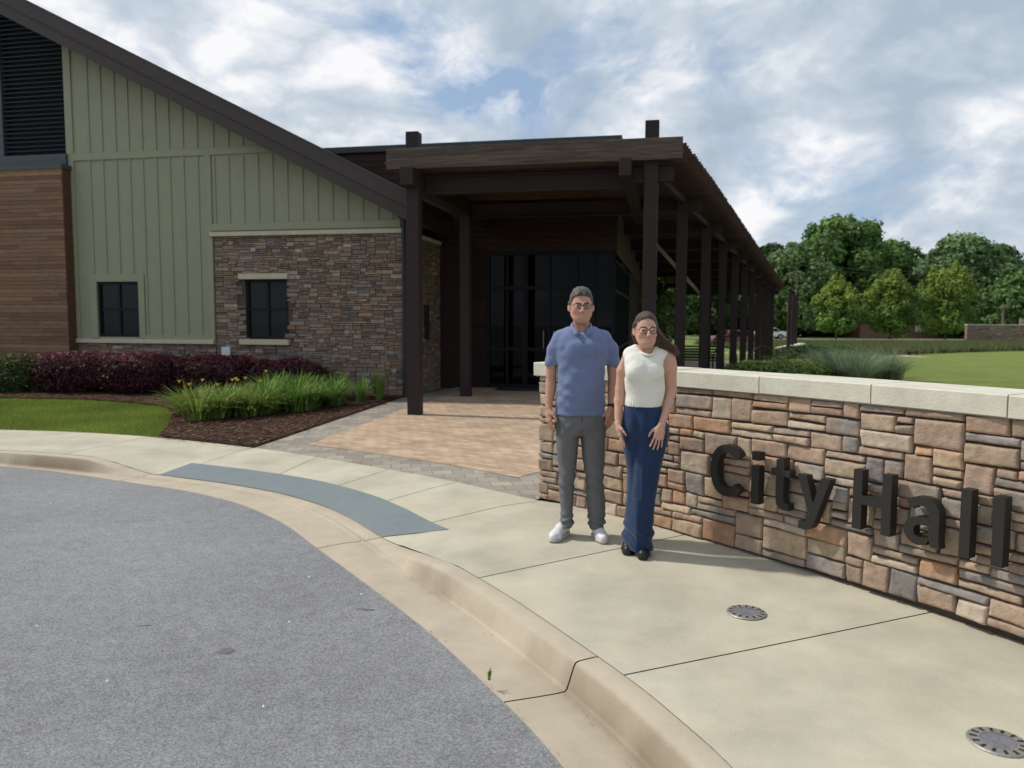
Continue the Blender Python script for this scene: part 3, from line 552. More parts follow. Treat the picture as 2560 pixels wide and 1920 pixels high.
# ---------------------------------------------------------------- curved sign wall
def WP(s, z, d=0): x, y = wall_pt(s, WR-d); return (x, y, z)
sw = thing('stone_wall', 'low curved stone sign wall with pale limestone coping', 'wall', (1.6, 5.2, 0))
wc = lambda mb, name, m, **k: child(mb, name, m, par=sw, **k)
SEND = 9.0
def wall_base(s): x, y = wall_pt(s); return walkz(x, y)
mb = MB(); rows = []
for s in np.linspace(.03, SEND, 60): rows.append([WP(s, -.12, -.035), WP(s, .03, -.035), WP(s, .03, -.012), WP(s, 1.09, -.012), WP(s, 1.09, -.33), WP(s, -.2, -.33)])
mb.grid(rows); mb.add(rows[0], [(0, 1, 2, 3, 4, 5)]); wc(mb, 'wall_core', M_mort)
V1, F1, C1 = big_stones(.0, -.005, 164, 21, .0547, .052, [(5, 2), (4, 2), (3, 2), (5, 2), (6, 2), (4, 2), (3, 1), (4, 1), (6, 1), (5, 3), (2, 1), (3, 3), (6, 1), (7, 1), (5, 1), (5, 1), (2, 2)], PAL_WALL, 12, lambda x, z, d: WP(x, z, d+.0), depth=.026)
endf = lambda x, z, d: tuple(np.array(WP(.0, z, -x))+np.append(-d*np.array([-math.sin(.80), math.cos(.80)])*-1, 0))
V2, F2, C2 = big_stones(.0, -.005, 6, 21, .0547, .052, [(3, 2), (2, 2), (3, 1), (4, 3), (3, 3)], PAL_WALL, 15, lambda x, z, d: endf(x, z, d-.02), depth=.024)
st = npmesh('stone_veneer', np.r_[V1, V2], np.r_[F1, F2+len(V1)], M_stone, smooth=True, col=np.r_[C1, C2]); st.parent = sw; st.matrix_parent_inverse = Matrix.Translation(sw.location).inverted()
edges = [-.045, .60, 1.372, 2.149, 2.925, 3.664, 4.44, 5.22, 6.0, 6.8, 7.6, 8.4, SEND]
for k, (a, b) in enumerate(zip(edges[:-1], edges[1:])):
    mb = MB(); n = 8; rows = []
    for s in np.linspace(a+.004, b-.004, n):
        dz = .0015*math.sin(k*2.3)
        rows.append([WP(s, 1.088+dz, .045), WP(s, 1.194+dz, .047), WP(s, 1.2+dz, .040), WP(s, 1.2+dz, -.38), WP(s, 1.194+dz, -.386), WP(s, 1.088+dz, -.386), WP(s, 1.088+dz, .045)])
    mb.grid(rows); mb.add(rows[0][:-1], [(5, 4, 3, 2, 1, 0)]); mb.add(rows[-1][:-1], [(0, 1, 2, 3, 4, 5)]); wc(mb, 'coping_stone', M_coping)
mb = MB(); mb.grid([[WP(s, 1.08, .035), WP(s, 1.192, .035), WP(s, 1.192, -.37), WP(s, 1.08, -.37)] for s in np.linspace(-.03, SEND-.02, 50)]); wc(mb, 'mortar_joint', mat('pale mortar', (.33, .31, .26), .95))
# ---------------------------------------------------------------- letters
def letter(name, polys, lab):
    """polys: list of outlines (s, z) ccw as seen; each extruded 5.5 cm, standing 3 cm off the stones"""
    mb = MB()
    for P in polys:
        n = len(P); f = [WP(s, z, .118) for s, z in P]; b = [WP(s, z, .056) for s, z in P]
        mb.add(f+b, [tuple(range(n)), tuple(range(2*n-1, n-1, -1))]+[(i, i+n, (i+1) % n+n, (i+1) % n) for i in range(n)])
    o = mb.build(name, M_letter); o.parent = sign; o['label'] = lab
    me = o.data; import bmesh; bm = bmesh.new(); bm.from_mesh(me); bmesh.ops.recalc_face_normals(bm, faces=bm.faces); bm.to_mesh(me); bm.free()
sign = thing('sign_lettering', 'black raised letters reading City Hall on the stone wall', 'sign', (0, 0, 0))
R4 = lambda s0, s1, z0, z1: [(s0, z0), (s1, z0), (s1, z1), (s0, z1)]
def ring(cx, cz, ro, zo, ri, zi, a0, a1, n=22, cx2=None):
    o = [(cx+ro*math.cos(rad(a)), cz+zo*math.sin(rad(a))) for a in np.linspace(a0, a1, n)]; i = [(cx+ri*math.cos(rad(a)), cz+zi*math.sin(rad(a))) for a in np.linspace(a1, a0, n)]
    return [[o[k], o[k+1], i[n-2-k], i[n-1-k]] for k in range(n-1)]
def strip(outer, inner):
    n = len(outer); return outer+inner[::-1]
def letter2(name, outl, lab): letter(name, outl, lab)
def arcpts(cx, cz, rx, rz, a0, a1, n=20, p=2.0):
    out = []
    for a in np.linspace(a0, a1, n):
        c, s_ = math.cos(rad(a)), math.sin(rad(a)); out.append((cx+rx*math.copysign(abs(c)**(2/p), c), cz+rz*math.copysign(abs(s_)**(2/p), s_)))
    return out
# C
letter('letter', [arcpts(1.965, .547, .135, .178, 38, 322, 30, 2.3)+arcpts(1.965, .547, .078, .122, 320, 40, 30, 2.3)], 'capital letter C')
letter('letter', [R4(2.163, 2.222, .362, .615), R4(2.163, 2.222, .652, .708)], 'small letter i')
letter('letter', [[(2.352, .622), (2.314, .622), (2.314, .578), (2.352, .578), (2.352, .435), (2.358, .395), (2.378, .370), (2.41, .362), (2.450, .366), (2.450, .410), (2.428, .407), (2.414, .414), (2.409, .436), (2.409, .578), (2.452, .578), (2.452, .622), (2.409, .622), (2.409, .700), (2.352, .684)]], 'small letter t')
letter('letter', [[(2.508, .615), (2.594, .376), (2.580, .336), (2.566, .320), (2.524, .322), (2.524, .276), (2.580, .273), (2.612, .290), (2.632, .322), (2.735, .615), (2.674, .615), (2.622, .450), (2.570, .615)]], 'small letter y')
letter('letter', [[(2.884, .358), (2.940, .358), (2.940, .508), (3.063, .508), (3.063, .358), (3.119, .358), (3.119, .706), (3.063, .706), (3.063, .560), (2.940, .560), (2.940, .706), (2.884, .706)]], 'capital letter H')
bo = arcpts(3.280, .431, .082, .078, 90, 270, 12); bi = arcpts(3.287, .431, .034, .036, 270, 90, 12)
letter('letter', [arcpts(3.295, .522, .098, .098, 150, 0, 14, 2.4)+[(3.393, .395), (3.400, .358), (3.350, .358), (3.345, .380), (3.337, .400), (3.337, .50)]+arcpts(3.29, .518, .047, .053, 5, 150, 10, 2.4),
                  [(3.338, .509), (3.280, .509)]+bo[1:-1]+[(3.280, .353), (3.325, .362), (3.338, .395), (3.338, .400), (3.320, .399)]+bi[0:]+[(3.338, .467)]], 'small letter a')
letter('letter', [R4(3.500, 3.554, .350, .706)], 'first small letter l after the a')
letter('letter', [R4(3.662, 3.717, .346, .700)], 'last small letter l, at the right end')
# ---------------------------------------------------------------- in-ground lights
def ground_light(x, y, lab):
    t = thing('ground_light', lab, 'in-ground light', (x, y, walkz(x, y)), .4, 'round lights set in the sidewalk')
    z = .003; mb = MB(); n = 32; P = lambda r, k, zz: (r*math.cos(2*math.pi*k/n), r*math.sin(2*math.pi*k/n), zz)
    mb.add([P(.108, k, z) for k in range(n)]+[P(.103, k, z+.005) for k in range(n)]+[P(.062, k, z+.006) for k in range(n)], [(k, (k+1) % n, n+(k+1) % n, n+k) for k in range(n)]+[(n+k, n+(k+1) % n, 2*n+(k+1) % n, 2*n+k) for k in range(n)])
    o = mb.build('ring', mat('brushed steel ring', (.30, .29, .27), .55, .15, 40, metal=.5), t); 
    mb = MB(); mb.add([P(.062, k, z+.0045) for k in range(n)], [tuple(range(n))]); mb.build('lens', mat('light lens', (.17, .17, .19), .35, .3, 60, spec=.4), t)
    for k in range(14):
        a = 2*math.pi*k/14; c, s_ = math.cos(a), math.sin(a); q = [(.070, -.005), (.096, -.0065), (.096, .0065), (.070, .005)]
        MB().add([(u*c-v*s_, u*s_+v*c, z+.0068) for u, v in q], [(0, 1, 2, 3)]).build('slot', mat('slot black', (.01, .01, .01), .8), t)
ground_light(1.30, 4.13, 'round in-ground light on the sidewalk below the letter i'); ground_light(1.87, 2.83, 'round in-ground light in the bottom right corner of the sidewalk')
# ---------------------------------------------------------------- vegetation
def quads(cen, size, nrm=None, asp=1.0, rg=rng, up=None):
    """one leaf quad per centre, random or given orientation -> V, F"""
    n = len(cen); a = rg.normal(size=(n, 3)) if nrm is None else nrm; a /= np.linalg.norm(a, axis=1)[:, None]
    b = rg.normal(size=(n, 3)) if up is None else up+rg.normal(size=(n, 3))*.25; b -= (b*a).sum(1)[:, None]*a; b /= np.linalg.norm(b, axis=1)[:, None]; c = np.cross(a, b)
    s = (size*rg.uniform(.6, 1.3, n))[:, None]; b = b*s*asp; c = c*s*.5
    V = np.stack([cen-b*.5, cen+c*.8-b*.05, cen+b*.5, cen-c*.8-b*.05], 1).reshape(-1, 3); return V, np.arange(4*n).reshape(n, 4)
M_leaf = mat('tree leaves', attr=True, rough=.6, spec=.3, trans=.3)
M_bark = mat('bark', (.10, .08, .065), .9, .3, 8, .5, 20)
def tree(name, label, x, y, zb, h, w, lobes, leaf, nleaf, cols, seed, trunk_h=.12, group='background trees', tip=None, cat='tree', lift=.1, dens=1.0):
    rg = np.random.default_rng(seed); t = thing(name, label, cat, (x, y, zb), 0, group)
    z0 = h*trunk_h; L_ = []
    for k in range(lobes):                                # lobe centres spread through an uneven ovoid crown
        v = (k+.5)/lobes; a = 2.4*k+rg.uniform(-.5, .5); zz = z0+(h-z0)*(.08+.84*v**.9); prof = math.sin(math.pi*min(1, max(.02, .10+.86*v)))**.55
        rr = w/2*prof*rg.uniform(.35, .86); L_.append((rr*math.cos(a), rr*math.sin(a), zz, w*rg.uniform(.13, .22)*(1.05-.35*v)*min(1, (30/lobes)**.33)))
    L_.append((0, 0, h-.10*h, w*.16))
    if tip is not None:                                   # young maples: upright leaders make a ragged spiky outline
        for k in range(11): a = rg.uniform(0, 6.28); q = rg.uniform(.1, .42)*w; zz = h*(1.02-.55*(q/w/.42)**1.6*rg.uniform(.6, 1)); L_ += [(q*math.cos(a), q*math.sin(a), zz+j*w*.055, w*(.085-.018*j)) for j in range(4)]
    cen = []; nn = []; cc = []
    tot = sum(l[3]**2 for l in L_)
    for (lx, ly, lz, lr) in L_:
        n = int(nleaf*lr*lr/tot); d = rg.normal(size=(n, 3)); d /= np.linalg.norm(d, axis=1)[:, None]; q = rg.uniform(.45, 1.0, n)**.5
        sub = np.array([mn.noise(Vector(v*2.2)+Vector((lx, ly, lz))) for v in d]); q = q*(1+.55*sub); keep = sub > -.33; d, q, sub = d[keep], q[keep], sub[keep]
        cen.append(np.array([lx, ly, lz])+d*q[:, None]*lr*np.array([1.12, 1.12, .82])); nn.append(d+rg.normal(size=d.shape)*.55+np.array([0, 0, .45]))
        c0 = np.array(cols[rg.integers(len(cols))])*rg.uniform(.8, 1.25); c = np.tile(c0, (len(d), 1))*rg.uniform(.75, 1.3, (len(d), 1))
        if tip is not None:
            f = np.clip((cen[-1][:, 2]-(z0+(h-z0)*.50))/(h*.30), 0, 1)*rg.uniform(.1, 1, len(d))+np.clip(d[:, 2]-.3, 0, 1)*.8; f = np.clip(f, 0, 1)[:, None]; c = c*(1-f)+np.array(tip)*f
        cc.append(c)
    cen = np.concatenate(cen); nn = np.concatenate(nn); cc = np.concatenate(cc); V, Fq = quads(cen, np.full(len(cen), leaf), nn, 1.15, rg)
    npmesh('crown', V, Fq, M_leaf, t, col=np.repeat(cc, 4, 0))
    mb = MB(); r = max(.05, h*.018); mb.tube([(0, 0, -.2), (0, 0, z0*.6), (r*.6, 0, z0+.15*h), (0, r, h*.62)], [r*1.35, r, r*.8, r*.3], 7)
    for (lx, ly, lz, lr) in L_[::2]: st = z0*.8+rg.uniform(0, .2)*h; mb.tube([(0, 0, min(st, lz)), (lx*.5, ly*.5, (st+lz)/2+.02*h), (lx, ly, lz)], [r*.5, r*.32, r*.12], 5)
    mb.build('trunk', M_bark, t, smooth=True); return t
G1 = [(.125, .215, .048), (.10, .18, .044), (.15, .245, .052), (.11, .195, .055)]
G2 = [(.062, .115, .034), (.045, .088, .028), (.068, .122, .036)]
G3 = [(.13, .21, .082), (.11, .18, .07), (.15, .235, .085)]
def px_tree(px, topy, basey, wpx, Y, **k):                # size and place of a distant tree from its bearing, height and distance
    x = (px-1280)/1923*Y; zt = CAM_H+(808-topy)/1923*Y; zb = -.5; return dict(x=x, y=Y, zb=zb, h=(zt-zb)*.97, w=wpx/1923*Y)
BIG = [('tall broad oak with a rounded crown, highest of the wood behind the lawn', 2090, 540, 290, 118, G1, 64, 46000), ('pale open tree with loose branches beside the pergola roof', 1985, 605, 190, 112, G3, 34, 13000),
       ('dark tree to the right of the tall oak, with a low shoulder', 2225, 600, 220, 121, G1, 44, 26000), ('low dark tree filling the gap between the tall oak and the grey green tree', 2310, 650, 200, 128, G1, 26, 13000),
       ('large grey green tree with rounded tops, right of the three young maples', 2395, 585, 260, 112, G3, 60, 38000), ('lower tree at the right edge of the photo behind the utility pole', 2545, 670, 240, 106, G1, 36, 20000), ('grey green tree with a notched top left of the right edge', 2485, 605, 190, 116, G3, 34, 20000),
       ('dark tree seen low behind the large oak trunk', 2030, 640, 230, 126, G1, 32, 18000)]
for k, (lab, px, ty, wp, Y, cols, lb, nl) in enumerate(BIG): tree('oak_tree', lab, lobes=lb, leaf=.55, nleaf=nl, cols=cols, seed=40+k, trunk_h=.06, group='large trees behind the street', **px_tree(px, ty, 0, wp, Y))
for k, (px, ty, wp, Y, lab) in enumerate([(1660, 600, 150, 100, 'dark tree seen beneath the pergola, just right of the woman'), (1760, 600, 170, 118, 'dark tree seen between the second and third pergola posts'), (1850, 590, 170, 122, 'dark tree seen between the middle pergola posts'), (1925, 600, 150, 126, 'dark tree seen between the farthest pergola posts')]):
    tree('oak_tree', lab, lobes=18, leaf=.6, nleaf=9000, cols=G2, seed=60+k, trunk_h=.05, group='large trees behind the street', **px_tree(px, ty, 0, wp, Y))
for k, (px, ty, wp, Y, lab) in enumerate([(2088, 702, 118, 86, 'young maple with yellow tips, nearest the pergola'), (2222, 688, 130, 86, 'young maple with yellow tips, in the middle of three'), (2360, 668, 150, 86, 'young maple with yellow tips, rightmost of three and fullest')]):
    tree('maple_tree', lab, lobes=22, leaf=.24, nleaf=17000, cols=[(.15, .25, .05), (.12, .21, .045), (.18, .28, .055)], seed=80+k, trunk_h=.13, group='young maples behind the low wall', tip=(.26, .32, .05), **px_tree(px, ty, 0, wp, Y))
tree('ornamental_tree', 'light green small tree growing behind the woman, left of the second post', 6.0, 33, -.35, 5.2, 2.6, 12, .14, 5000, [(.15, .22, .06), (.12, .19, .05)], 91, group=None, trunk_h=.2)
# dark undergrowth under the far wood
rg = np.random.default_rng(3); n = 26000; cx = rg.uniform(8, 95, n); cen = np.c_[cx, rg.uniform(128, 134, n), -.5+rg.uniform(0, 1, n)**1.0*(7.5+2.5*np.sin(cx*.31)+1.5*np.sin(cx*.83))]
V, Fq = quads(cen, np.full(n, .8), None, 1.1, rg); c = np.array(G2)[rg.integers(3, size=n)]*rg.uniform(.5, 1.1, (n, 1)); tag(npmesh('undergrowth', V, Fq, M_leaf, col=np.repeat(c, 4, 0)), 'dark undergrowth below the trees across the street', 'undergrowth', kind='stuff')
def shrub(name, label, x, y, rx, ry, h, leaf, n, cols, seed, group=None, box=3.0, tip=None, z=0):
    rg = np.random.default_rng(seed); t = thing(name, label, 'shrub', (x, y, z), 0, group)
    d = rg.normal(size=(n, 3)); d /= np.linalg.norm(d, axis=1)[:, None]; d[:, 2] = np.abs(d[:, 2])*.0+d[:, 2]
    rad_ = 1/(np.abs(d[:, 0])**box+np.abs(d[:, 1])**box+np.abs(d[:, 2])**box)**(1/box); q = rg.uniform(.72, 1.03, n)
    bump = np.array([mn.noise(Vector((v[0]*2.6+seed, v[1]*2.6, v[2]*2.6)))+.5*mn.noise(Vector((v[0]*7+seed, v[1]*7, v[2]*7))) for v in d]); q = q*(1+.24*bump)
    cen = d*(rad_*q)[:, None]*np.array([rx, ry, h/2])+np.array([0, 0, h/2]); V, Fq = quads(cen, np.full(n, leaf), d+rg.normal(size=(n, 3))*.7, 1.3, rg)
    c = np.array(cols)[rg.integers(len(cols), size=n)]*rg.uniform(.6, 1.35, (n, 1))
    if tip is not None: f = (np.clip((cen[:, 2]/h-.72)*3, 0, 1)*rg.uniform(.2, 1, n))[:, None]; c = c*(1-f)+np.array(tip)*f
    npmesh('foliage', V, Fq, M_leaf, t, col=np.repeat(c, 4, 0))
    mb = MB()
    for k in range(7): a = k*.9; mb.tube([(0, 0, -.03), (rx*.35*math.cos(a), ry*.35*math.sin(a), h*.35), (rx*.75*math.cos(a), ry*.7*math.sin(a), h*.75)], [.02, .014, .006], 5)
    mb.build('stem', M_bark, t); return t
PUR = [(.075, .020, .030), (.055, .017, .023), (.090, .024, .036), (.045, .022, .020)]
for k, (x, y, rx, ry, h, lab) in enumerate([(-9.35, 16.5, .90, .62, .97, 'purple leaved hedge shrub left of the plank corner, leftmost of four'), (-7.75, 16.25, .95, .60, .99, 'purple leaved hedge shrub below the window in the green siding'), (-6.1, 15.95, .92, .58, .97, 'purple leaved hedge shrub under the seam of siding and stone'), (-4.65, 15.75, .88, .50, .90, 'purple leaved hedge shrub below the window in the stone wall')]):
    shrub('hedge_shrub', lab, x, y, rx*.93, ry, h*(.875, .85, .86, .84)[k], .05, 9000, PUR, 100+k, 'clipped purple hedge along the building', 2.8, tip=(.27, .065, .095), z=.01)
shrub('hedge_shrub', 'green clipped shrub at the left edge of the photo', -10.85, 16.6, .62, .6, .78, .05, 5000, [(.05, .09, .02), (.035, .065, .018)], 110, None, 3.0, tip=(.16, .14, .05))
def clump(mb_, cx, cy, z, n, h, spread, wid, col, rg, lean=(0, 0), seg=5, droop=.55):
    """arching strap leaves as tapering ribbons -> arrays"""
    Vs, Fs, Cs = mb_; 
    for k in range(n):
        a = rg.uniform(0, 2*math.pi); r0 = rg.uniform(0, spread*.25); L_ = h*rg.uniform(.65, 1.15); out = rg.uniform(.2, 1.0)*spread; w = wid*rg.uniform(.7, 1.3)
        dx, dy = math.cos(a), math.sin(a); c = np.array(col[rg.integers(len(col))])*rg.uniform(.65, 1.35); b = len(Vs)
        for i in range(seg+1):
            t = i/seg; ww = w*(1-t**2.2)+.0006; rr = r0+out*t**1.7; zz = z+L_*(t-droop*t**3*out/spread); px, py = cx+dx*rr+lean[0]*t*t, cy+dy*rr+lean[1]*t*t
            Vs.append((px-dy*ww, py+dx*ww, zz)); Vs.append((px+dy*ww, py-dx*ww, zz)); Cs.append(c); Cs.append(c)
        for i in range(seg): q = b+2*i; Fs.append((q, q+1, q+3, q+2))
def clump_thing(name, label, cat, x, y, n, h, spread, wid, col, seed, group, z=.01, flower=0, lean=(0, 0)):
    rg = np.random.default_rng(seed); t = thing(name, label, cat, (x, y, z), 0, group); acc = ([], [], []); clump(acc, 0, 0, 0, n, h, spread, wid, col, rg, lean); npmesh('leaves', acc[0], acc[1], M_leaf, t, col=np.array(acc[2]))
    if flower:
        mb = MB()
        for k in range(flower):
            a = rg.uniform(0, 6.28); r = rg.uniform(.05, .28); zz = h*rg.uniform(.85, 1.12); px, py = r*math.cos(a), r*math.sin(a)
            for j in range(6):
                b = j*1.047; mb.add([(px, py, zz), (px+.02*math.cos(b-.4), py+.02*math.sin(b-.4), zz+.03), (px+.045*math.cos(b), py+.045*math.sin(b), zz+.045), (px+.02*math.cos(b+.4), py+.02*math.sin(b+.4), zz+.03)], [(0, 1, 2, 3)])
        mb.build('flowers', mat('yellow petals', (.75, .55, .04), .6), t)
    return t
LG = [(.14, .26, .045), (.11, .22, .045), (.18, .30, .055), (.16, .24, .045)]; LY = [(.26, .30, .055), (.19, .26, .045), (.36, .33, .09)]
rg = np.random.default_rng(21); spots = []
A, Bp = np.array([-4.75, 11.9]), np.array([-3.4, 13.75])
for k in range(40):
    u = (k//4)/9.; row = k % 4; p = A*(1-u)+Bp*u+np.array([-.32, .62])*row*.62+rg.normal(0, .16, 2); y_ = u < .45; f_ = y_ and k % 2 == 0
    clump_thing('daylily', 'yellow green flowering daylily clump at the left end of the bed' if f_ else ('yellow green daylily clump without flowers at the left end of the bed' if y_ else 'green leafy daylily clump along the mulch bed'), 'daylily', p[0], p[1], 170, (.52 if y_ else .62)*rg.uniform(.65, 1.2), .74, .012, (LY+LG if u < .3 else LG+LY) if y_ else LG, 200+k, 'flowering yellow green daylilies' if f_ else ('yellow green daylilies without flowers' if y_ else 'green daylilies in the mulch bed'), flower=(1 if f_ else 0))
for k, (x, y, h, lab) in enumerate([(-2.85, 14.5, .62, 'tall green daylily clump standing before the stone corner'), (-3.3, 14.9, .72, 'feathery green clump against the ledgestone, left of the corner'), (-2.62, 15.1, .7, 'thin upright green clump right at the stone corner')]):
    clump_thing('daylily', lab, 'daylily', x, y, 110, h, .34, .008, LG, 300+k, None)
# blades of the near lawn patch
def in_poly(x, y, P):
    ins = np.zeros(len(x), bool); j = len(P)-1
    for i in range(len(P)):
        xi, yi = P[i]; xj, yj = P[j]; c = ((yi > y) != (yj > y)) & (x < (xj-xi)*(y-yi)/(yj-yi+1e-12)+xi); ins ^= c; j = i
    return ins
def blades(name, label, n, box, test, h, wid, cols, seed, zf):
    rg = np.random.default_rng(seed); x = rg.uniform(box[0], box[1], n); y = rg.uniform(box[2], box[3], n); k = test(x, y); x, y = x[k], y[k]; n = len(x); a = rg.uniform(0, 6.28, n); w = wid*rg.uniform(.6, 1.3, n); hh = h*rg.uniform(.5, 1.2, n); lx, ly = rg.normal(0, h*.45, (2, n)); z = zf(x, y)
    V = np.stack([np.c_[x-w*np.cos(a), y-w*np.sin(a), z], np.c_[x+w*np.cos(a), y+w*np.sin(a), z], np.c_[x+lx, y+ly, z+hh]], 1).reshape(-1, 3)
    pat = np.array([mn.noise(Vector((p*.9, q*.9, 0))) for p, q in zip(x[::1], y)]); c = np.array(cols)[rg.integers(len(cols), size=n)]*(rg.uniform(.7, 1.3, n)*(1+.35*pat))[:, None]
    return tag(npmesh(name, V, np.arange(3*n).reshape(n, 3), M_blade, col=np.repeat(c, 3, 0)), label, 'grass', kind='stuff')
LP = [(-18, 15.3)]+bed_edge+[tuple(p) for p in SB[near(SB, (-4.75, 10.15)):near(SB, (-12, 11.5)):-1]]+[(-18, 12.4)]
GC = [(.21, .29, .045), (.25, .32, .055), (.17, .25, .04), (.30, .34, .08)]
blades('lawn_grass', 'short mown grass of the small lawn by the hedge', 190000, (-12.5, -4.6, 10, 15.4), lambda x, y: in_poly(x, y, LP), .05, .004, GC, 5, lambda x, y: x*0-.03)
wd = lambda x, y: np.hypot(x-WC[0], y-WC[1])
# bed beyond the wall : mulch edge, glossy shrubs, blue grass clumps
M_bed = M_mulch
def bed(name, pts): mb = MB(); mb.grid([[(x, y, gz(y)+.0) for x, y in r] for r in pts]); tag(mb.build(name, M_bed), kind='structure')
bed('planting_bed', [[(2.6+.40*(y-12.5)+.3, y), (2.6+.40*(y-12.5)+.3+w, y)] for y, w in ((8.2, 2.2), (11, 2.6), (16, 2.8), (20, 3.6), (24, 4.2), (29, 4.0), (35, 3.6), (42, 3.0))])
SG = [(.13, .21, .045), (.10, .18, .04), (.19, .25, .06)]; DG = [(.075, .125, .035), (.06, .105, .03)]
for k, (x, y, r, h, c_, lab) in enumerate([(6.55, 20.4, .9, .52, SG, 'glossy green low shrub behind the coping, leftmost by the posts'), (7.5, 21.2, .9, .50, SG, 'glossy green low shrub behind the coping, second from the left'), (8.35, 22.4, .95, .52, SG, 'glossy green low shrub behind the coping, third from the left'), (7.7, 23.6, .9, .5, SG, 'glossy green low shrub tucked behind the others by the posts'), (9.3, 25.2, .9, .5, SG, 'glossy green low shrub left of the blue grass'), (10.6, 29, 1.1, .6, DG, 'dark low shrub behind the glossy shrubs'), (14.6, 38.5, 1.3, .8, DG, 'dark green clipped shrub in front of the wall stub'), (17.0, 39.5, 1.3, .75, DG, 'dark green clipped shrub right of the one by the wall stub')]):
    shrub('low_shrub', lab, x, y, r, r*.8, h, .075 if k < 5 else .11, 3200, c_, 400+k, None, 2.4, z=gz(y)-.02, tip=(.26, .32, .09) if k < 5 else None)
BG = [(.19, .26, .14), (.16, .23, .125), (.23, .29, .145)]
for k, (x, y) in enumerate([(9.2, 20.5), (9.9, 21.5), (10.4, 22.8), (9.6, 23.6), (10.6, 24.6), (11.4, 25.6), (10.9, 27), (12, 28.5), (10.2, 26), (8.9, 19.6), (10.7, 21.6), (12.4, 31), (9.5, 22.2), (11.2, 23.6)]):
    clump_thing('ornamental_grass', 'blue green fountain grass clump behind the sign wall', 'ornamental grass', x, y, 420, 1.0, 1.05, .006, BG, 500+k, 'blue green grasses behind the sign wall', z=gz(y)-.02, lean=(.2, 0))
rg = np.random.default_rng(9)
FG = [(.14, .17, .065), (.11, .145, .055), (.18, .19, .08)]; FB = [(.12, .08, .05), (.10, .10, .05), (.15, .10, .07)]
for k in range(34):                                                   # far curved band of grasses before the low wall
    u = k/33; x = 17.5+u*27; y = 44.0+19*math.sin(u*1.25)+rg.uniform(-.4, .4)
    clump_thing('ornamental_grass', 'brownish grass tuft in the curved row at the far lawn edge', 'ornamental grass', x, y, 90, .50, .5, .02, FB if k % 3 else FG, 600+k, 'grass tufts along the far lawn edge', z=gz(y)-.03)
n = 60000; u = rg.uniform(0, 1, n); xx = 17.5+u*30; yy = 44.6+19*np.sin(u*1.25)+rg.uniform(0, 1, n)*(30-18*u); hh = rg.uniform(.25, .65, n); a = rg.uniform(0, 6.28, n); w = .03
V = np.stack([np.c_[xx-w*np.cos(a), yy-w*np.sin(a), -.52+0*xx], np.c_[xx+w*np.cos(a), yy+w*np.sin(a), -.52+0*xx], np.c_[xx+rg.normal(0, .15, n), yy+rg.normal(0, .15, n), -.5+hh]], 1).reshape(-1, 3)
c = np.array(FG)[rg.integers(3, size=n)]*rg.uniform(.7, 1.2, (n, 1)); tag(npmesh('meadow_grass', V, np.arange(3*n).reshape(n, 3), M_blade, col=np.repeat(c, 3, 0)), 'loose meadow grass filling the bed before the low wall', 'grass', kind='stuff')
# ---------------------------------------------------------------- far walls, poles, cars
def low_wall(name, label, x0, y0, x1, y1, z0, z1, seed, th=.35, group=None):
    t = thing(name, label, 'wall', (x0, y0, z0)); d = np.array([x1-x0, y1-y0]); L_ = np.linalg.norm(d); d = d/L_; nn = np.array([d[1], -d[0]]); mp = lambda a, z, q: (d[0]*a+nn[0]*q, d[1]*a+nn[1]*q, z-z0)
    mb = MB(); mb.box(0, L_, -th, 0, z0-.3, z1-.10, lambda p: mp(p[0], p[2], p[1])); mb.build('core', M_mort, t)
    mb = MB(); ledge(mb, 0, z0, int(L_/.13), max(2, int((z1-z0-.1)/.09)), .13, .09, seed, lambda x, z, dd: mp(x, z, dd), lambda x, z: True); ledge(mb, 0, z0, 3, max(2, int((z1-z0-.1)/.09)), .115, .09, seed+1, lambda x, z, dd: mp(-dd, z, -x), lambda x, z: True); mb.build('stone_veneer', M_stone, t)
    mb = MB(); mb.box(-.06, L_+.06, -th-.05, .07, z1-.10, z1, lambda p: mp(p[0], p[2], p[1])); mb.build('coping', M_coping, t)
low_wall('low_wall', 'long low stone wall with pale cap before the young maples', 28.0, 76, 44.6, 76, -.62, -.02, 31)
low_wall('far_sign_wall', 'tall stone wall with pale cap at the right edge of the lawn', 44.6, 75.6, 63, 75.6, -.6, 1.53, 33)
low_wall('wall_stub', 'short low stone wall under the last pergola posts', 15.6, 44.0, 20.5, 54.0, -.65, .16, 35, .5)
def pole(x, y, h, lab, r=.14):
    t = thing('utility_pole', lab, 'pole', (x, y, -.6)); mb = MB(); mb.tube([(0, 0, 0), (0, 0, h)], [r, r*.75], 8); mb.build('shaft', mat('pole wood', (.16, .12, .09), .9), t); mb = MB(); mb.box(-.9, .9, -.05, .05, h-.5, h-.38); mb.build('crossarm', mat('pole wood'), t); return t
pole(61, 96, 4.6, 'short brown utility pole standing behind the far sign wall', .17); pole(38.5, 105, 8.9, 'grey utility pole in the dark trees behind the young maples', .12)
mb = MB()
for dz in (0, .45, -1.6):
    mb.tube([(14+t*5.6, 104, 9.3+dz-1.2*math.sin(math.pi*(t % 4.4)/4.4)) for t in np.linspace(0, 12, 50)], .015, 4)
tag(mb.build('power_line', mat('cable grey', (.10, .12, .11), .6)), 'thin power lines strung across the dark trees', 'power line')
t = thing('roadside_sign', 'grey slatted roadside sign board at the right edge of the photo', 'sign', (65.8, 99, -.5)); mb = MB()
for k in range(4): mb.box(-.6, .6, -.05, .05, 1.25+k*.38, 1.56+k*.38)
mb.build('panel', mat('sign tan', (.34, .29, .25), .8), t); mb = MB(); mb.box(-.72, -.6, -.07, .07, 0, 2.8); mb.box(.6, .72, -.07, .07, 0, 2.8); mb.build('post', mat('sign tan'), t)
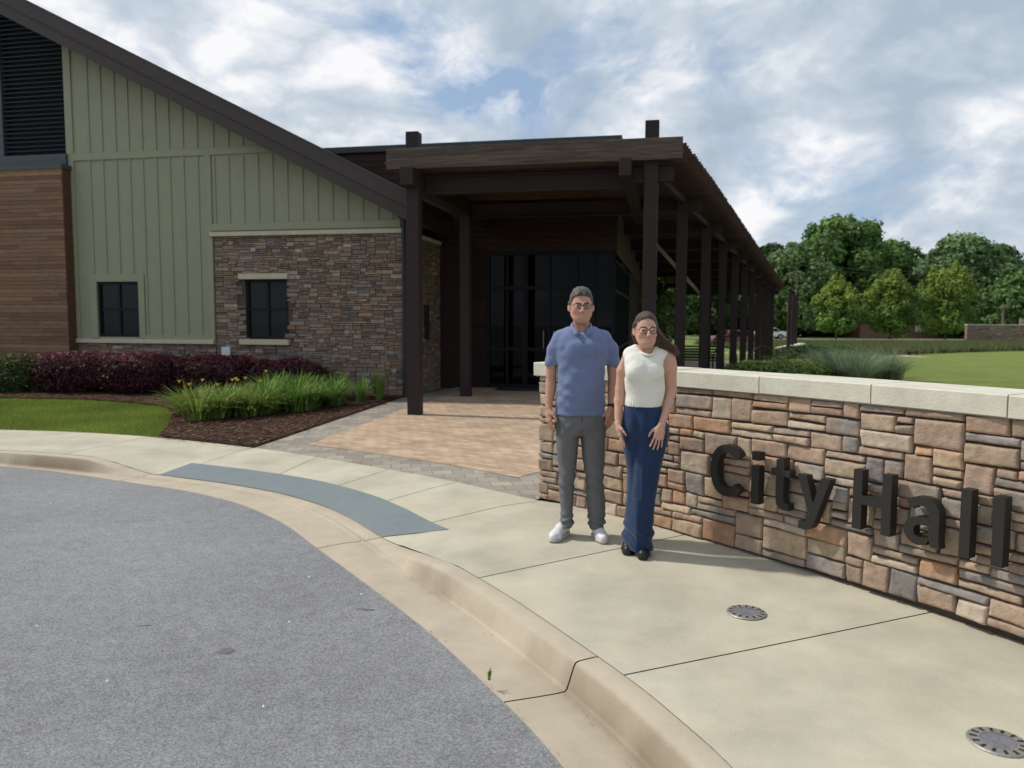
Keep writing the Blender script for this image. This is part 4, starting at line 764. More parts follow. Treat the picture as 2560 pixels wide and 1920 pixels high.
def car(name, label, x, y, z, rz, paint, group=None, sc=1.0):
    t = thing(name, label, 'car', (x, y, z), rz, group); t.scale = (sc,)*3
    prof = [(-2.2, .42), (-2.22, .68), (-1.95, .93), (-1.1, 1.0), (-.55, 1.42), (.75, 1.45), (1.5, 1.04), (2.1, .98), (2.2, .6), (2.15, .36), (1.75, .34), (1.65, .6), (1.35, .7), (1.05, .6), (.95, .32), (-.95, .32), (-1.05, .6), (-1.35, .7), (-1.65, .6), (-1.75, .34)]
    mb = MB(); n = len(prof); W_ = lambda z_: .86 if z_ < 1.02 else .70
    a = [(p, -W_(q), q) for p, q in prof]; b = [(p, W_(q), q) for p, q in prof]; mb.add(a+b, [tuple(range(n)), tuple(range(2*n-1, n-1, -1))]+[(i, i+n, (i+1) % n+n, (i+1) % n) for i in range(n)]); mb.build('body', paint, t, bevel=.03)
    mb = MB()
    for sy in (-1, 1): mb.add([(-1.0, sy*.87*.99, 1.0), (1.35, sy*.87*.99, 1.03), (.72, sy*.72, 1.38), (-.52, sy*.72, 1.36)], [(0, 1, 2, 3)])
    mb.add([(-1.12, -.78, 1.02), (-1.12, .78, 1.02), (-.6, .66, 1.40), (-.6, -.66, 1.40)], [(0, 1, 2, 3)]); mb.add([(1.50, -.78, 1.06), (1.50, .78, 1.06), (.82, .66, 1.42), (.82, -.66, 1.42)], [(0, 1, 2, 3)]); mb.build('windows', M_glass, t)
    for wx in (-1.35, 1.35):
        for sy in (-1, 1):
            mb = MB(); mb.tube([(wx, sy*.70, .33), (wx, sy*.88, .33)], .33, 16); w = mb.build('wheel', mat('tyre', (.02, .02, .02), .9), t); mb = MB(); mb.tube([(wx, sy*.881, .33), (wx, sy*.89, .33)], .2, 12); r_ = mb.build('rim', mat('rim', (.4, .4, .4), .4, metal=.8)); r_.parent = w
car('parked_car', 'maroon car seen between the pergola posts', 19.6, 68, -.52, rad(4), mat('maroon paint', (.12, .012, .02), .25, spec=.6))
car('parked_car', 'white car beyond the last pergola posts', 33.2, 100, -.5, 0, mat('white paint', (.7, .7, .7), .3)); car('parked_car', 'white vehicle roof behind the far sign wall', 67.4, 97, -.5, 0, mat('white paint'), sc=1.15)
t = thing('street_sign', 'small blue sign seen between the pergola posts', 'sign', (30.6, 99, -.5)); mb = MB(); mb.box(-.25, .25, -.02, .02, 1.6, 2.5); mb.build('plate', mat('sign blue', (.01, .05, .45), .5), t); mb = MB(); mb.tube([(0, .03, 0), (0, .03, 2.4)], .04, 6); mb.build('post', mat('brushed steel ring'), t)
t = thing('brick_house', 'low brick house half hidden behind the young maples', 'house', (56.5, 112, -.5)); mb = MB(); mb.box(-6, 6, 0, 7, 0, 2.3); mb.build('wall', mat('far brick', (.20, .10, .075), .9), t); mb = MB(); mb.hexa([(-6.6, -.6, 2.3), (6.6, -.6, 2.3), (6.6, 7.6, 2.3), (-6.6, 7.6, 2.3)], [(-5, 3.2, 3.9), (5, 3.2, 3.9), (5, 3.6, 3.9), (-5, 3.6, 3.9)]); mb.build('roof', mat('far shingle', (.10, .09, .085), .9), t)
mb = MB(); mb.box(-2, -1.2, -.03, 0, .2, 2.0); mb.build('door', mat('white paint'), t); mb = MB(); mb.box(2, 3.4, -.03, 0, .9, 1.8); mb.build('window', mat('white paint'), t)
# bench and cycle racks under the pergola
t = thing('bench', 'black slatted metal bench under the pergola', 'bench', (6.15, 25.6, gz(25.6)-.02), rad(-20)); M_bk = mat('black metal', (.012, .012, .013), .5)
mb = MB()
for k in range(6): mb.box(-.75, .75, -.25+k*.085, -.19+k*.085, .43, .45)
mb.build('seat', M_bk, t); mb = MB()
for k in range(5): mb.box(-.75, .75, .26+k*.012, .28+k*.012, .50+k*.09, .56+k*.09)
mb.build('backrest', M_bk, t)
for sx in (-.78, .78): mb = MB(); mb.tube([(sx, -.28, 0), (sx, -.28, .62), (sx, .26, .66), (sx, .34, .95)], .025, 6); mb.tube([(sx, .26, .66), (sx, .30, 0)], .025, 6); mb.build('leg', M_bk, t)
for k, (x, y, lab) in enumerate([(7.55, 27.3, 'black hoop cycle rack nearest the bench'), (9.6, 29.5, 'black hoop cycle rack between the fourth and fifth posts'), (10.9, 30.2, 'black hoop cycle rack beside the fifth post')]):
    mb = MB(); mb.tube([(x-.42, y, gz(y)-.02)]+[(x-.42*math.cos(a), y, gz(y)+.45+.40*math.sin(a)) for a in np.linspace(0, math.pi, 12)]+[(x+.42, y, gz(y)-.02)], .03, 6, cap=False); o = mb.build('cycle_rack', M_bk, smooth=True); tag(o, lab, 'cycle rack', 'cycle racks under the pergola')
# small weed at the kerb and litter marks on the asphalt
t = thing('weed', 'tiny green weed sprouting at the asphalt edge', 'weed', (-.10, 3.47, -.115)); acc = ([], [], []); clump(acc, 0, 0, 0, 9, .06, .03, .004, LG, np.random.default_rng(4)); npmesh('leaves', acc[0], acc[1], M_leaf, t, col=np.array(acc[2]))
# woods continuing beyond both sides of the view
rg = np.random.default_rng(55); Vs = []; Cs = []
for (x0, x1, y0, nb, hh) in ((78, 190, 118, 26, 13), (-150, -28, 95, 28, 12)):
    for k in range(nb):
        bx, by, bh, br = rg.uniform(x0, x1), y0+rg.uniform(-8, 14), hh*rg.uniform(.6, 1.15), rg.uniform(4, 7); n = 1500; d = rg.normal(size=(n, 3)); d /= np.linalg.norm(d, axis=1)[:, None]
        q = rg.uniform(.75, 1, n)*(1+.3*np.array([mn.noise(Vector(v*2.4)+Vector((bx, by, 0))) for v in d])); cen = np.array([bx, by, bh*.5-.3])+d*q[:, None]*np.array([br, br, bh*.55]); V, _ = quads(cen, np.full(n, .8), d+rg.normal(size=(n, 3))*.5, 1.15, rg); Vs.append(V)
        Cs.append(np.repeat(np.array(G1+G2)[rg.integers(7)]*rg.uniform(.7, 1.2, (n, 1)), 4, 0))
V = np.concatenate(Vs); tag(npmesh('far_woods', V, np.arange(len(V)).reshape(-1, 4), M_leaf, col=np.concatenate(Cs)), 'far off woods beyond the sides of the view', 'woods', kind='stuff')
# ---------------------------------------------------------------- people: signed distance modelling + surface nets
class SDF:
    def __init__(s, lo, hi, h):
        s.lo = np.array(lo, np.float32); s.h = h; s.n = np.ceil((np.array(hi)-s.lo)/h).astype(int)+1
        s.f = np.full(s.n, .08, np.float32); s.ax = [s.lo[i]+h*np.arange(s.n[i], dtype=np.float32) for i in range(3)]
    def region(s, lo, hi, pad=.06):
        a = np.clip(np.floor((np.array(lo)-pad-s.lo)/s.h).astype(int), 0, s.n-1); b = np.clip(np.ceil((np.array(hi)+pad-s.lo)/s.h).astype(int)+1, 1, s.n)
        sl = tuple(slice(a[i], b[i]) for i in range(3)); return sl, s.ax[0][sl[0]][:, None, None], s.ax[1][sl[1]][None, :, None], s.ax[2][sl[2]][None, None, :]
    def put(s, sl, d, k, op='u'):
        f = s.f[sl]
        if op == 'u':
            if k > 0: hh = np.clip(.5+.5*(f-d)/k, 0, 1); s.f[sl] = f*(1-hh)+d*hh-k*hh*(1-hh)
            else: s.f[sl] = np.minimum(f, d)
        elif op == 's':
            hh = np.clip(.5-.5*(f+d)/max(k, 1e-4), 0, 1); s.f[sl] = f*(1-hh)-d*hh+k*hh*(1-hh)
    def cap(s, a, b, ra, rb=None, k=.01, op='u', sq=(1, 1, 1)):       # tapered capsule, optionally flattened by sq (axis scale)
        rb = ra if rb is None else rb; sq = np.array(sq, float); a = np.array(a, float); b = np.array(b, float); R = max(ra, rb)*max(sq)
        sl, X, Y, Z = s.region(np.minimum(a, b)-R, np.maximum(a, b)+R)
        if s.f[sl].size == 0: return s
        A = a/sq; Bq = (b-a)/sq; px, py, pz = X/sq[0]-A[0], Y/sq[1]-A[1], Z/sq[2]-A[2]; L2 = max((Bq**2).sum(), 1e-9)
        t = np.clip((px*Bq[0]+py*Bq[1]+pz*Bq[2])/L2, 0, 1); d = np.sqrt((px-t*Bq[0])**2+(py-t*Bq[1])**2+(pz-t*Bq[2])**2)-(ra+(rb-ra)*t)
        s.put(sl, (d*min(sq)).astype(np.float32), k, op); return s
    def chain(s, pts, rs, k=.01, sq=(1, 1, 1)):
        for i in range(len(pts)-1): s.cap(pts[i], pts[i+1], rs[i], rs[i+1], k, sq=sq)
        return s
    def ell(s, c, r, k=.01, op='u', rz=0, rx=0):
        c = np.array(c, float); r = np.array(r, float); R = r.max(); sl, X, Y, Z = s.region(c-R, c+R)
        x, y, z = X-c[0]+0*Y+0*Z, Y-c[1]+0*X+0*Z, Z-c[2]+0*X+0*Y
        if rz: cz, sz = math.cos(rz), math.sin(rz); x, y = x*cz+y*sz, -x*sz+y*cz
        if rx: cx, sx = math.cos(rx), math.sin(rx); y, z = y*cx+z*sx, -y*sx+z*cx
        q = np.sqrt((x/r[0])**2+(y/r[1])**2+(z/r[2])**2); g = np.sqrt((x/r[0]**2)**2+(y/r[1]**2)**2+(z/r[2]**2)**2)+1e-6
        s.put(sl, (q*(q-1)/g).astype(np.float32), k, op); return s
    def loft(s, lev, k=.01, p=2.2, op='u', rz=0):          # lev rows: z, cx, cy, rx, ry
        lev = np.array(sorted(lev), float); z0, z1 = lev[0, 0], lev[-1, 0]; R = lev[:, 3:5].max()
        sl, X, Y, Z = s.region((lev[:, 1].min()-R, lev[:, 2].min()-R, z0), (lev[:, 1].max()+R, lev[:, 2].max()+R, z1))
        zz = np.clip(s.ax[2][sl[2]], z0, z1); I = [np.interp(zz, lev[:, 0], lev[:, j]) for j in range(1, 5)]
        w = .012; J = [np.interp(np.clip(zz+w, z0, z1), lev[:, 0], lev[:, j]) for j in range(1, 5)]; K = [np.interp(np.clip(zz-w, z0, z1), lev[:, 0], lev[:, j]) for j in range(1, 5)]
        cx, cy, rx, ry = [((a+b+c)/3)[None, None, :].astype(np.float32) for a, b, c in zip(I, J, K)]
        x, y = X-cx, Y-cy
        if rz: c_, s_ = math.cos(rz), math.sin(rz); x, y = x*c_+y*s_, -x*s_+y*c_
        q = (np.abs(x/rx)**p+np.abs(y/ry)**p)**(1/p); d = (q-1)*np.minimum(rx, ry); dz = np.maximum(z0-Z, Z-z1); d = np.maximum(d, dz)
        s.put(sl, d.astype(np.float32), k, op); return s
    def mesh(s):
        f = s.f; g = f < 0; c = np.zeros(np.array(f.shape)-1, np.int8)
        for dx in (0, 1):
            for dy in (0, 1):
                for dz in (0, 1): c += g[dx:f.shape[0]-1+dx, dy:f.shape[1]-1+dy, dz:f.shape[2]-1+dz]
        act = np.argwhere((c > 0) & (c < 8)); idx = np.full(c.shape, -1, np.int32); idx[tuple(act.T)] = np.arange(len(act))
        acc = np.zeros((len(act), 3)); cnt = np.zeros(len(act)); cor = [(a, b, e) for a in (0, 1) for b in (0, 1) for e in (0, 1)]
        for a in cor:
            for ax in range(3):
                if a[ax]: continue
                b = list(a); b[ax] = 1; fa = f[tuple((act+np.array(a)).T)]; fb = f[tuple((act+np.array(b)).T)]; m = (fa < 0) != (fb < 0); t = np.where(m, fa/(fa-fb+1e-12), 0)
                p = np.tile(np.array(a, float), (len(act), 1)); p[:, ax] = t; acc[m] += p[m]; cnt[m] += 1
        V = (act+acc/np.maximum(cnt, 1)[:, None])*s.h+s.lo; Fq = []
        for ax in range(3):
            u, v = [(1, 2), (2, 0), (0, 1)][ax]; sa = [slice(None)]*3; sb = [slice(None)]*3; sa[ax] = slice(0, -1); sb[ax] = slice(1, None)
            ga, gb = g[tuple(sa)], g[tuple(sb)]; e = np.argwhere(ga != gb); ok = (e[:, u] > 0) & (e[:, v] > 0) & (e[:, u] < f.shape[u]-1) & (e[:, v] < f.shape[v]-1); e = e[ok]
            def at_(du, dv): q = e.copy(); q[:, u] -= du; q[:, v] -= dv; return idx[tuple(q.T)]
            Q = np.stack([at_(1, 1), at_(0, 1), at_(0, 0), at_(1, 0)], 1); fl = ~ga[tuple(e.T)]; Q[fl] = Q[fl][:, ::-1]; Fq.append(Q)
        return V, np.concatenate(Fq)
def relax(V, Fq, it=2, lam=.5):
    E = np.concatenate([Fq[:, [0, 1]], Fq[:, [1, 2]], Fq[:, [2, 3]], Fq[:, [3, 0]]])
    for _ in range(it):
        S = np.zeros_like(V); n = np.zeros(len(V)); np.add.at(S, E[:, 0], V[E[:, 1]]); np.add.at(S, E[:, 1], V[E[:, 0]]); np.add.at(n, E[:, 0], 1); np.add.at(n, E[:, 1], 1); V = V*(1-lam)+S/np.maximum(n, 1)[:, None]*lam
    return V
def normals(V, Fq):
    N = np.zeros_like(V); n = np.cross(V[Fq[:, 2]]-V[Fq[:, 0]], V[Fq[:, 3]]-V[Fq[:, 1]]); 
    for j in range(4): np.add.at(N, Fq[:, j], n)
    return N/(np.linalg.norm(N, axis=1)[:, None]+1e-9)
def wrinkle(V, N, fn): d = np.array([fn(v) for v in V]); return V+N*d[:, None]
def nz3(x, y, z): return mn.noise(Vector((x, y, z)))
def finish(sdf, name, m, root=None, col=None, wr=None, it=2):
    V, Fq = sdf.mesh(); V = relax(V, Fq, it); N = normals(V, Fq)
    if wr: V = wrinkle(V, N, wr)
    c = col(V, N) if col else None
    return npmesh(name, V, Fq, m, root, smooth=True, col=c)
M_skin = mat('skin', attr=True, rough=.55, var=.05, vscale=20, bump=.08, bscale=160, sub=.12, spec=.35)
M_hair1 = mat('short grey brown hair', (.055, .045, .038), .7, .5, 60, .8, 120, stretch=(1, 1, .4), col2=(.13, .12, .11), c2scale=30)
M_hair2 = mat('long brown hair', attr=True, rough=.5, var=.4, vscale=60, bump=.5, bscale=140, stretch=(1, 1, .25), spec=.4)
M_polo = mat('blue knit cotton', (.150, .190, .325), .9, .06, 6, .12, 300, sheen=.2, spec=.2)
M_slack = mat('grey twill', (.135, .135, .142), .85, .07, 8, .15, 260, spec=.25)
M_navy = mat('navy wool', (.008, .027, .082), .75, .10, 5, .1, 260, sheen=.15, spec=.3)
M_shoe = mat('white leather', (.68, .67, .70), .5, .04, 20, spec=.4)
M_black = mat('black leather', (.014, .014, .016), .4, spec=.4)
M_sole = mat('pale sole', (.50, .46, .42), .7); M_frame = mat('dark spectacle frame', (.03, .02, .018), .35)
M_knit = bpy.data.materials.new('cream rib knit'); M_knit.use_nodes = True
def _kn():
    nt = M_knit.node_tree; N = nt.nodes; L = nt.links; P = N['Principled BSDF']; P.inputs['Base Color'].default_value = (.76, .74, .66, 1); P.inputs['Roughness'].default_value = .95; P.inputs['Specular IOR Level'].default_value = .15
    tc = N.new('ShaderNodeTexCoord'); n = N.new('ShaderNodeTexNoise'); n.inputs['Scale'].default_value = 160; n.inputs['Detail'].default_value = 3; L.new(tc.outputs['Object'], n.inputs[0])
    b = N.new('ShaderNodeBump'); b.inputs['Strength'].default_value = .35; b.inputs['Distance'].default_value = .004; L.new(n.outputs['Fac'], b.inputs['Height']); L.new(b.outputs[0], P.inputs['Normal'])
_kn()
M_lensg = bpy.data.materials.new('spectacle lens'); M_lensg.use_nodes = True
def _lg():
    nt = M_lensg.node_tree; N = nt.nodes; P = N['Principled BSDF']; P.inputs['Base Color'].default_value = (.10, .10, .14, 1); P.inputs['Roughness'].default_value = .08
    t = N.new('ShaderNodeBsdfTransparent'); m = N.new('ShaderNodeMixShader'); m.inputs[0].default_value = .22; nt.links.new(t.outputs[0], m.inputs[1]); nt.links.new(P.outputs[0], m.inputs[2]); nt.links.new(m.outputs[0], N['Material Output'].inputs[0])
_lg()
def head(S, c, w, hgt, skin_neck, turn=0, female=False):
    """face towards -Y; c = centre of the cranium at eye height, w = half width, hgt = chin to crown"""
    x, y, z = c; h = hgt; q = w
    S.ell((x, y+.012, z+.030), (q*.99, q*1.22, h*.40), .0); S.ell((x, y-.022, z-.030), (q*.86, q*.98, h*.33), .03); S.ell((x, y-.040, z-.066), (q*.66, q*.72, h*.235), .03)     # skull, face
    S.cap((x-q*.20, y-.052, z-h*.385), (x+q*.20, y-.052, z-h*.385), .026, .026, .03); S.ell((x, y-.078, z-h*.405), (.026, .020, .020), .02)  # jaw, chin
    jw = .66 if not female else .58
    S.cap((x-q*jw, y-.005, z-h*.24), (x-q*.25, y-.055, z-h*.385), .020, .017, .03); S.cap((x+q*jw, y-.005, z-h*.24), (x+q*.25, y-.055, z-h*.385), .020, .017, .03)
    for e in (-1, 1):
        S.ell((x+e*q*.52, y-.072, z-.030), (.024, .018, .018), .022)                                   # cheek
        S.ell((x+e*.032, y-.104, z-.001), (.017, .012, .0095), .010, 's')                            # eye socket
        S.ell((x+e*.032, y-.084, z-.001), (.0125, .0125, .0100), .004)
        S.cap((x+e*.013, y-.100, z+.018), (x+e*.046, y-.090, z+.020), .0065, .005, .012)              # brow
        S.ell((x+e*(q+.004), y+.012, z-.012), (.010, .021, .030), .006, rz=e*-.35); S.ell((x+e*(q+.014), y+.004, z-.010), (.006, .011, .018), .004, 's', rz=e*-.3)  # ear
        S.ell((x+e*.0115, y-.110, z-.040), (.0075, .009, .0065), .006)                                # nostril wing
    S.chain([(x, y-.098, z+.012), (x, y-.112, z-.018), (x, y-.122, z-.034)], [.0065, .0085, .0105], .008)   # nose
    mw = .028
    S.cap((x-mw, y-.092, z-.060), (x, y-.106, z-.0670), .0042, .0050, .005); S.cap((x+mw, y-.092, z-.060), (x, y-.106, z-.0670), .0042, .0050, .005)
    S.cap((x-mw*.8, y-.093, z-.076), (x, y-.102, z-.0815), .0050, .0065, .006); S.cap((x+mw*.8, y-.093, z-.076), (x, y-.102, z-.0815), .0050, .0065, .006)
    S.cap((x-mw*.9, y-.102, z-.066), (x, y-.108, z-.0735), .0022, .0026, .003, 's'); S.cap((x+mw*.9, y-.102, z-.066), (x, y-.108, z-.0735), .0022, .0026, .003, 's')
def face_col(c, skin, lip, q, blush=(.60, .29, .22)):
    def f(V, N):
        C = np.tile(np.array(skin, float), (len(V), 1)); x, y, z = (V-np.array(c)).T; n1 = np.array([nz3(v[0]*30, v[1]*30, v[2]*30) for v in V]); C *= (1+.06*n1)[:, None]
        def mixc(w, col): w = np.clip(w, 0, 1)[:, None]; C[:] = C*(1-w)+np.array(col)*w
        fr = y < -.05
        for e in (-1, 1):
            mixc(.35*np.exp(-(((x-e*.045)/.018)**2+((z+.032)/.016)**2))*fr, blush)
            mixc(.9*((np.abs(z-.0215-.08*(-(np.abs(x)-.030))*0+40*(x-e*.030)**2*.4) < .0042) & (np.abs(x-e*.030) < .019) & fr), (.05, .032, .024))
            mixc(.5*np.exp(-((np.hypot((V[:, 0]-c[0]-e*(q+.006))/.02, (z+.01)/.035))**2)), blush)
        mixc(.45*np.exp(-((x/.014)**2+((z+.034)/.012)**2))*fr, blush); zs = z+.0735-12*x**2
        mixc(.25*np.exp(-(zs/.0085)**4)*(np.abs(x) < .030)*(y < -.070), lip)
        return C
    return f
def eyes(c, root, off=(0, 0, 0)):
    for e in (-1, 1):
        mb = MB(); n, m_ = 10, 8; cx, cy, cz = c[0]+e*.032, c[1]-.0865, c[2]-.001
        R = .0118; rows = [[(cx+R*math.sin(a)*math.cos(b), cy-R*math.cos(a), cz+R*math.sin(a)*math.sin(b)*.45) for b in np.linspace(0, 2*math.pi, 13)] for a in np.linspace(.01, 1.5, 9)]
        mb.grid(rows); mb.vc = [((.02, .015, .012) if i//13 < 4 else (.30, .27, .25)) for i in range(len(mb.v))]; mb.build('eye', mat('eyeball', attr=True, rough=.2), root, smooth=True)
def mouth(c, body, root, lip, w=.027):
    me = body.data; T_ = BVHTree.FromPolygons([v.co for v in me.vertices], [tuple(p.vertices) for p in me.polygons])
    def on(x, z, o): h = T_.ray_cast(Vector((x, c[1]-.3, z)), Vector((0, 1, 0))); return (x, (h[0].y if h[0] else c[1]-.1)-o, z)
    def strip(top, bot, wid, o):
        mb = MB(); mb.grid([[on(c[0]+u*wid, c[2]+top(u)*(1-k)+bot(u)*k, o) for k in (0, .33, .67, 1)] for u in np.linspace(-1, 1, 15)]); return mb
    cv = lambda a, b: (lambda u: a+b*u*u)
    strip(cv(-.0660, .0085), cv(-.0695, .0105), w, .0012).build('upper_lip', mat('lip '+root.name, lip, .5), root, smooth=True)
    strip(cv(-.0765, .0165), cv(-.0825, .0215), w*.97, .0012).build('lower_lip', mat('lip '+root.name), root, smooth=True)
    strip(cv(-.0690, .0090), cv(-.0770, .0160), w*.93, .0007).build('teeth', mat('teeth', (.52, .47, .42), .4), root, smooth=True)
def glasses(c, q, root, w=.026, h=.017, up=.0, rnd=2.6, dark=M_frame):
    t = None; mb = MB(); y = c[1]-.112; lens = MB()
    for e in (-1, 1):
        P = [Vector((c[0]+e*.0335+a, y+.004+abs(e*.0335+a)**2*2.2, c[2]+up+b-.003)) for a, b in arcpts(0, 0, w, h, 0, 360, 26, rnd)]
        mb.tube(P, .0018, 5, cap=False); lens.add(P[:-1], [tuple(range(25))])
        mb.tube([(c[0]+e*.060, y+.012, c[2]+up+.006), (c[0]+e*(q+.004), y+.035, c[2]+up+.005), (c[0]+e*(q+.008), c[1]+.012, c[2]+up+.003)], .0018, 5)
    mb.tube([(c[0]-.009, y+.003, c[2]+up+.001), (c[0], y-.001, c[2]+up+.004), (c[0]+.009, y+.003, c[2]+up+.001)], .0018, 5)
    g = mb.build('glasses', dark, root, smooth=True); l = lens.build('lenses', M_lensg); l.parent = g
def hand(S, wrist, d, across, thumb_side, curl, L=.19, spread=.10, toward=(0, -1, 0), scale=1.0, fr=None):
    """d = direction of the hand, across = from little finger to index, curl bends towards 'toward'"""
    w = Vector(wrist); d = Vector(d).normalized(); a = Vector(across); a = (a-d*a.dot(d)).normalized(); n = Vector(toward); n = (n-d*n.dot(d)-a*n.dot(a)).normalized(); s = scale
    kn = []
    for i in range(4): kn.append(w+d*(.088+.006*(1.5-abs(i-1.7)))*s+a*(.030-.0195*i)*s)
    for i in range(4): S.cap(w+a*(.012-.008*i)*s, kn[i], .0175*s, .0125*s, .012)
    S.cap(w+d*.045*s+a*.018*s, w+d*.05*s-a*.018*s, .017*s, .016*s, .015)
    Ls = [(.040, .025, .020), (.044, .028, .021), (.041, .026, .021), (.032, .020, .018)]; fr = fr or [.0088, .0090, .0085, .0075]
    for i in range(4):
        ang = 0; p = kn[i]; dirn = (d+a*spread*(1.5-i)*.6).normalized()
        for j in range(3):
            ang += curl*(.55, .9, .6)[j]*(1+.12*i); v = dirn*math.cos(ang)+n*math.sin(ang); q = p+v*Ls[i][j]*s; S.cap(p, q, fr[i]*s*(1-.08*j), fr[i]*s*(1-.08*(j+1)), .0035); p = q
    b = w+d*.022*s+a*.020*s*thumb_side; m1 = b+(d*.55+a*.70*thumb_side+n*.25).normalized()*.040*s; m2 = m1+(d*.85+a*.35*thumb_side+n*.35).normalized()*.032*s; m3 = m2+(d*.95+a*.05*thumb_side+n*.35).normalized()*.025*s
    S.cap(b, m1, .0150*s, .0115*s, .012); S.cap(m1, m2, .0108*s, .0098*s, .004); S.cap(m2, m3, .0098*s, .0082*s, .003)
# --- man: figure sketch units -> metres (x right, z up), origin under him
mx_ = lambda a: (a-360)*1.212e-3
mz_ = lambda b: 1.796-(b-45)*1.2190e-3+.010*math.sin(math.pi*(b-45)/1480)
m = lambda a, b, y=0: (mx_(a), y, mz_(b))
def build_man():
    root = thing('person', 'man in a blue polo shirt, grey trousers and white sneakers, standing', 'person', (.492, 5.50, walkz(.5, 5.5)))
    hc = (mx_(357), -.015, mz_(146)); hq = .0800
    S = SDF((-.30, -.20, -.02), (.30, .17, 1.83), .0045)
    # torso and legs inside the clothes keep the body one surface
    S.loft([(.78, 0, .02, .14, .09), (.95, 0, .01, .145, .095), (1.15, 0, 0, .14, .095), (1.38, 0, .01, .16, .09), (1.44, 0, .015, .12, .07)], .02)
    for e, kn_, kx in ((-1, -.093, -.089), (1, .109, .124)): S.chain([(e*.085, .0, .82), (kn_, -.004, .45), (kx, .012, .12)], [.062, .046, .034], .02); S.cap((kx, .02, .10), (kx-.006, .045, .06), .028, .018, .01)
    S.chain([(0, .02, 1.40), (.0, .012, mz_(262)), (mx_(358), .0, mz_(225))], [.066, .056, .054], .02)
    S.cap((-.12, .015, 1.43), (0, .02, 1.49), .04, .05, .03); S.cap((.12, .015, 1.43), (0, .02, 1.49), .04, .05, .03)
    head(S, hc, hq, .234, None)
    # arms
    aL = [m(240, 350, .01), m(190, 480, .015), m(184, 605, .02), m(171, 740, -.02)]; S.chain(aL, [.030, .040, .036, .0255], .012); S.cap(m(186, 620, .015), m(178, 690, 0), .037, .031, .012)
    aR = [m(492, 350, .01), m(548, 480, .02), m(556, 610, .02), m(541, 745, -.035)]; S.chain(aR, [.030, .041, .036, .0265], .012); S.cap(m(556, 625, .015), m(550, 695, -.01), .037, .031, .012)
    hand(S, m(171, 748, -.022), (.03, -.12, -1), (.35, -.9, 0), 1, .33, toward=(1, .2, 0)); hand(S, m(539, 752, -.037), (-.16, -.10, -1), (-.75, -.65, 0), 1, .42, toward=(-.5, .6, 0))
    bd = finish(S, 'body', M_skin, root, face_col(hc, (.49, .262, .185), (.40, .17, .14), hq)); eyes(hc, root); glasses(hc, hq, root, .0265, .0165, 0, 3.2); mouth(hc, bd, root, (.36, .15, .12), .025)
    # hair : shell over the skull cut by the hairline
    H = SDF((-.14, -.17, 1.60), (.14, .17, 1.84), .004); x, y, z = hc
    H.ell((x, y+.014, z+.032), (hq*1.045, hq*1.26, .103), 0); H.ell((x, y-.004, z+.075), (hq*.80, hq*1.06, .062), .02); H.cap((x-hq*.98, y+.005, z+.02), (x-hq*.98, y+.03, z+.0), .014, .010, .012); H.cap((x+hq*.98, y+.005, z+.02), (x+hq*.98, y+.03, z+.0), .014, .010, .012)
    X, Y, Z = H.ax[0][:, None, None]-x, H.ax[1][None, :, None]-y, H.ax[2][None, None, :]-z
    zh = np.interp(Y, [-.12, -.070, -.045, -.015, .05, .12], [.078, .072, .052, -.012, -.045, -.06])-.018*np.clip((np.abs(X)-.055)/.02, 0, 1); H.f = np.maximum(H.f, ((zh-Z)*.7).astype(np.float32))
    finish(H, 'hair', M_hair1, root, wr=lambda v: .0035*nz3(v[0]*60, v[1]*60, v[2]*45)+.004*nz3(v[0]*22, v[1]*22, v[2]*22), it=1)
    # polo shirt
    P = SDF((-.30, -.20, .86), (.33, .19, 1.60), .005); yb = -.005
    lev = []
    for b, l, r, dp in ((788, 213, 505, .118), (700, 214, 506, .128), (640, 216, 506, .130), (560, 218, 508, .128), (500, 214, 512, .124), (430, 206, 520, .120), (380, 208, 516, .115), (345, 212, 518, .100), (318, 226, 502, .082), (298, 250, 472, .066), (276, 284, 436, .056)):
        lev.append((mz_(b), (mx_(l)+mx_(r))/2, yb, (mx_(r)-mx_(l))/2, dp))
    P.loft(lev, 0, 2.35); P.cap(m(305, 292, .02), m(232, 325, .015), .034, .036, .03); P.cap(m(412, 292, .02), m(500, 325, .015), .034, .036, .03)
    P.chain([m(234, 334, .01), m(205, 400, .012), m(188, 492, .014)], [.044, .049, .0500], .03); P.chain([m(498, 334, .01), m(535, 400, .015), m(554, 497, .018)], [.044, .050, .0515], .03)
    P.ell((mx_(330), -.105, mz_(400)), (.06, .03, .05), .04); P.ell((mx_(405), -.105, mz_(400)), (.06, .03, .05), .04); P.ell((mx_(360), -.105, mz_(620)), (.10, .035, .13), .05)
    for a, zc, tilt in ((186, 499, .05), (554, 504, -.05)):                # flat sleeve hems
        sl, X, Y, Z = P.region((mx_(a)-.11, -.12, mz_(zc)-.10), (mx_(a)+.11, .12, mz_(zc)), 0); far_ = np.abs(X) > .168+0*Y+0*Z; pl = (mz_(zc)+tilt*0+.10*(np.abs(X)-abs(mx_(a)))*-1-Z); P.f[sl] = np.where(far_, np.maximum(P.f[sl], pl), P.f[sl])
    P.cap(m(355, 250, -.03), m(356, 300, -.10), .050, .018, .008, 's')     # neck opening
    P.cap((0, .02, 1.58), (0, .015, 1.49), .062, .060, .01, 's')
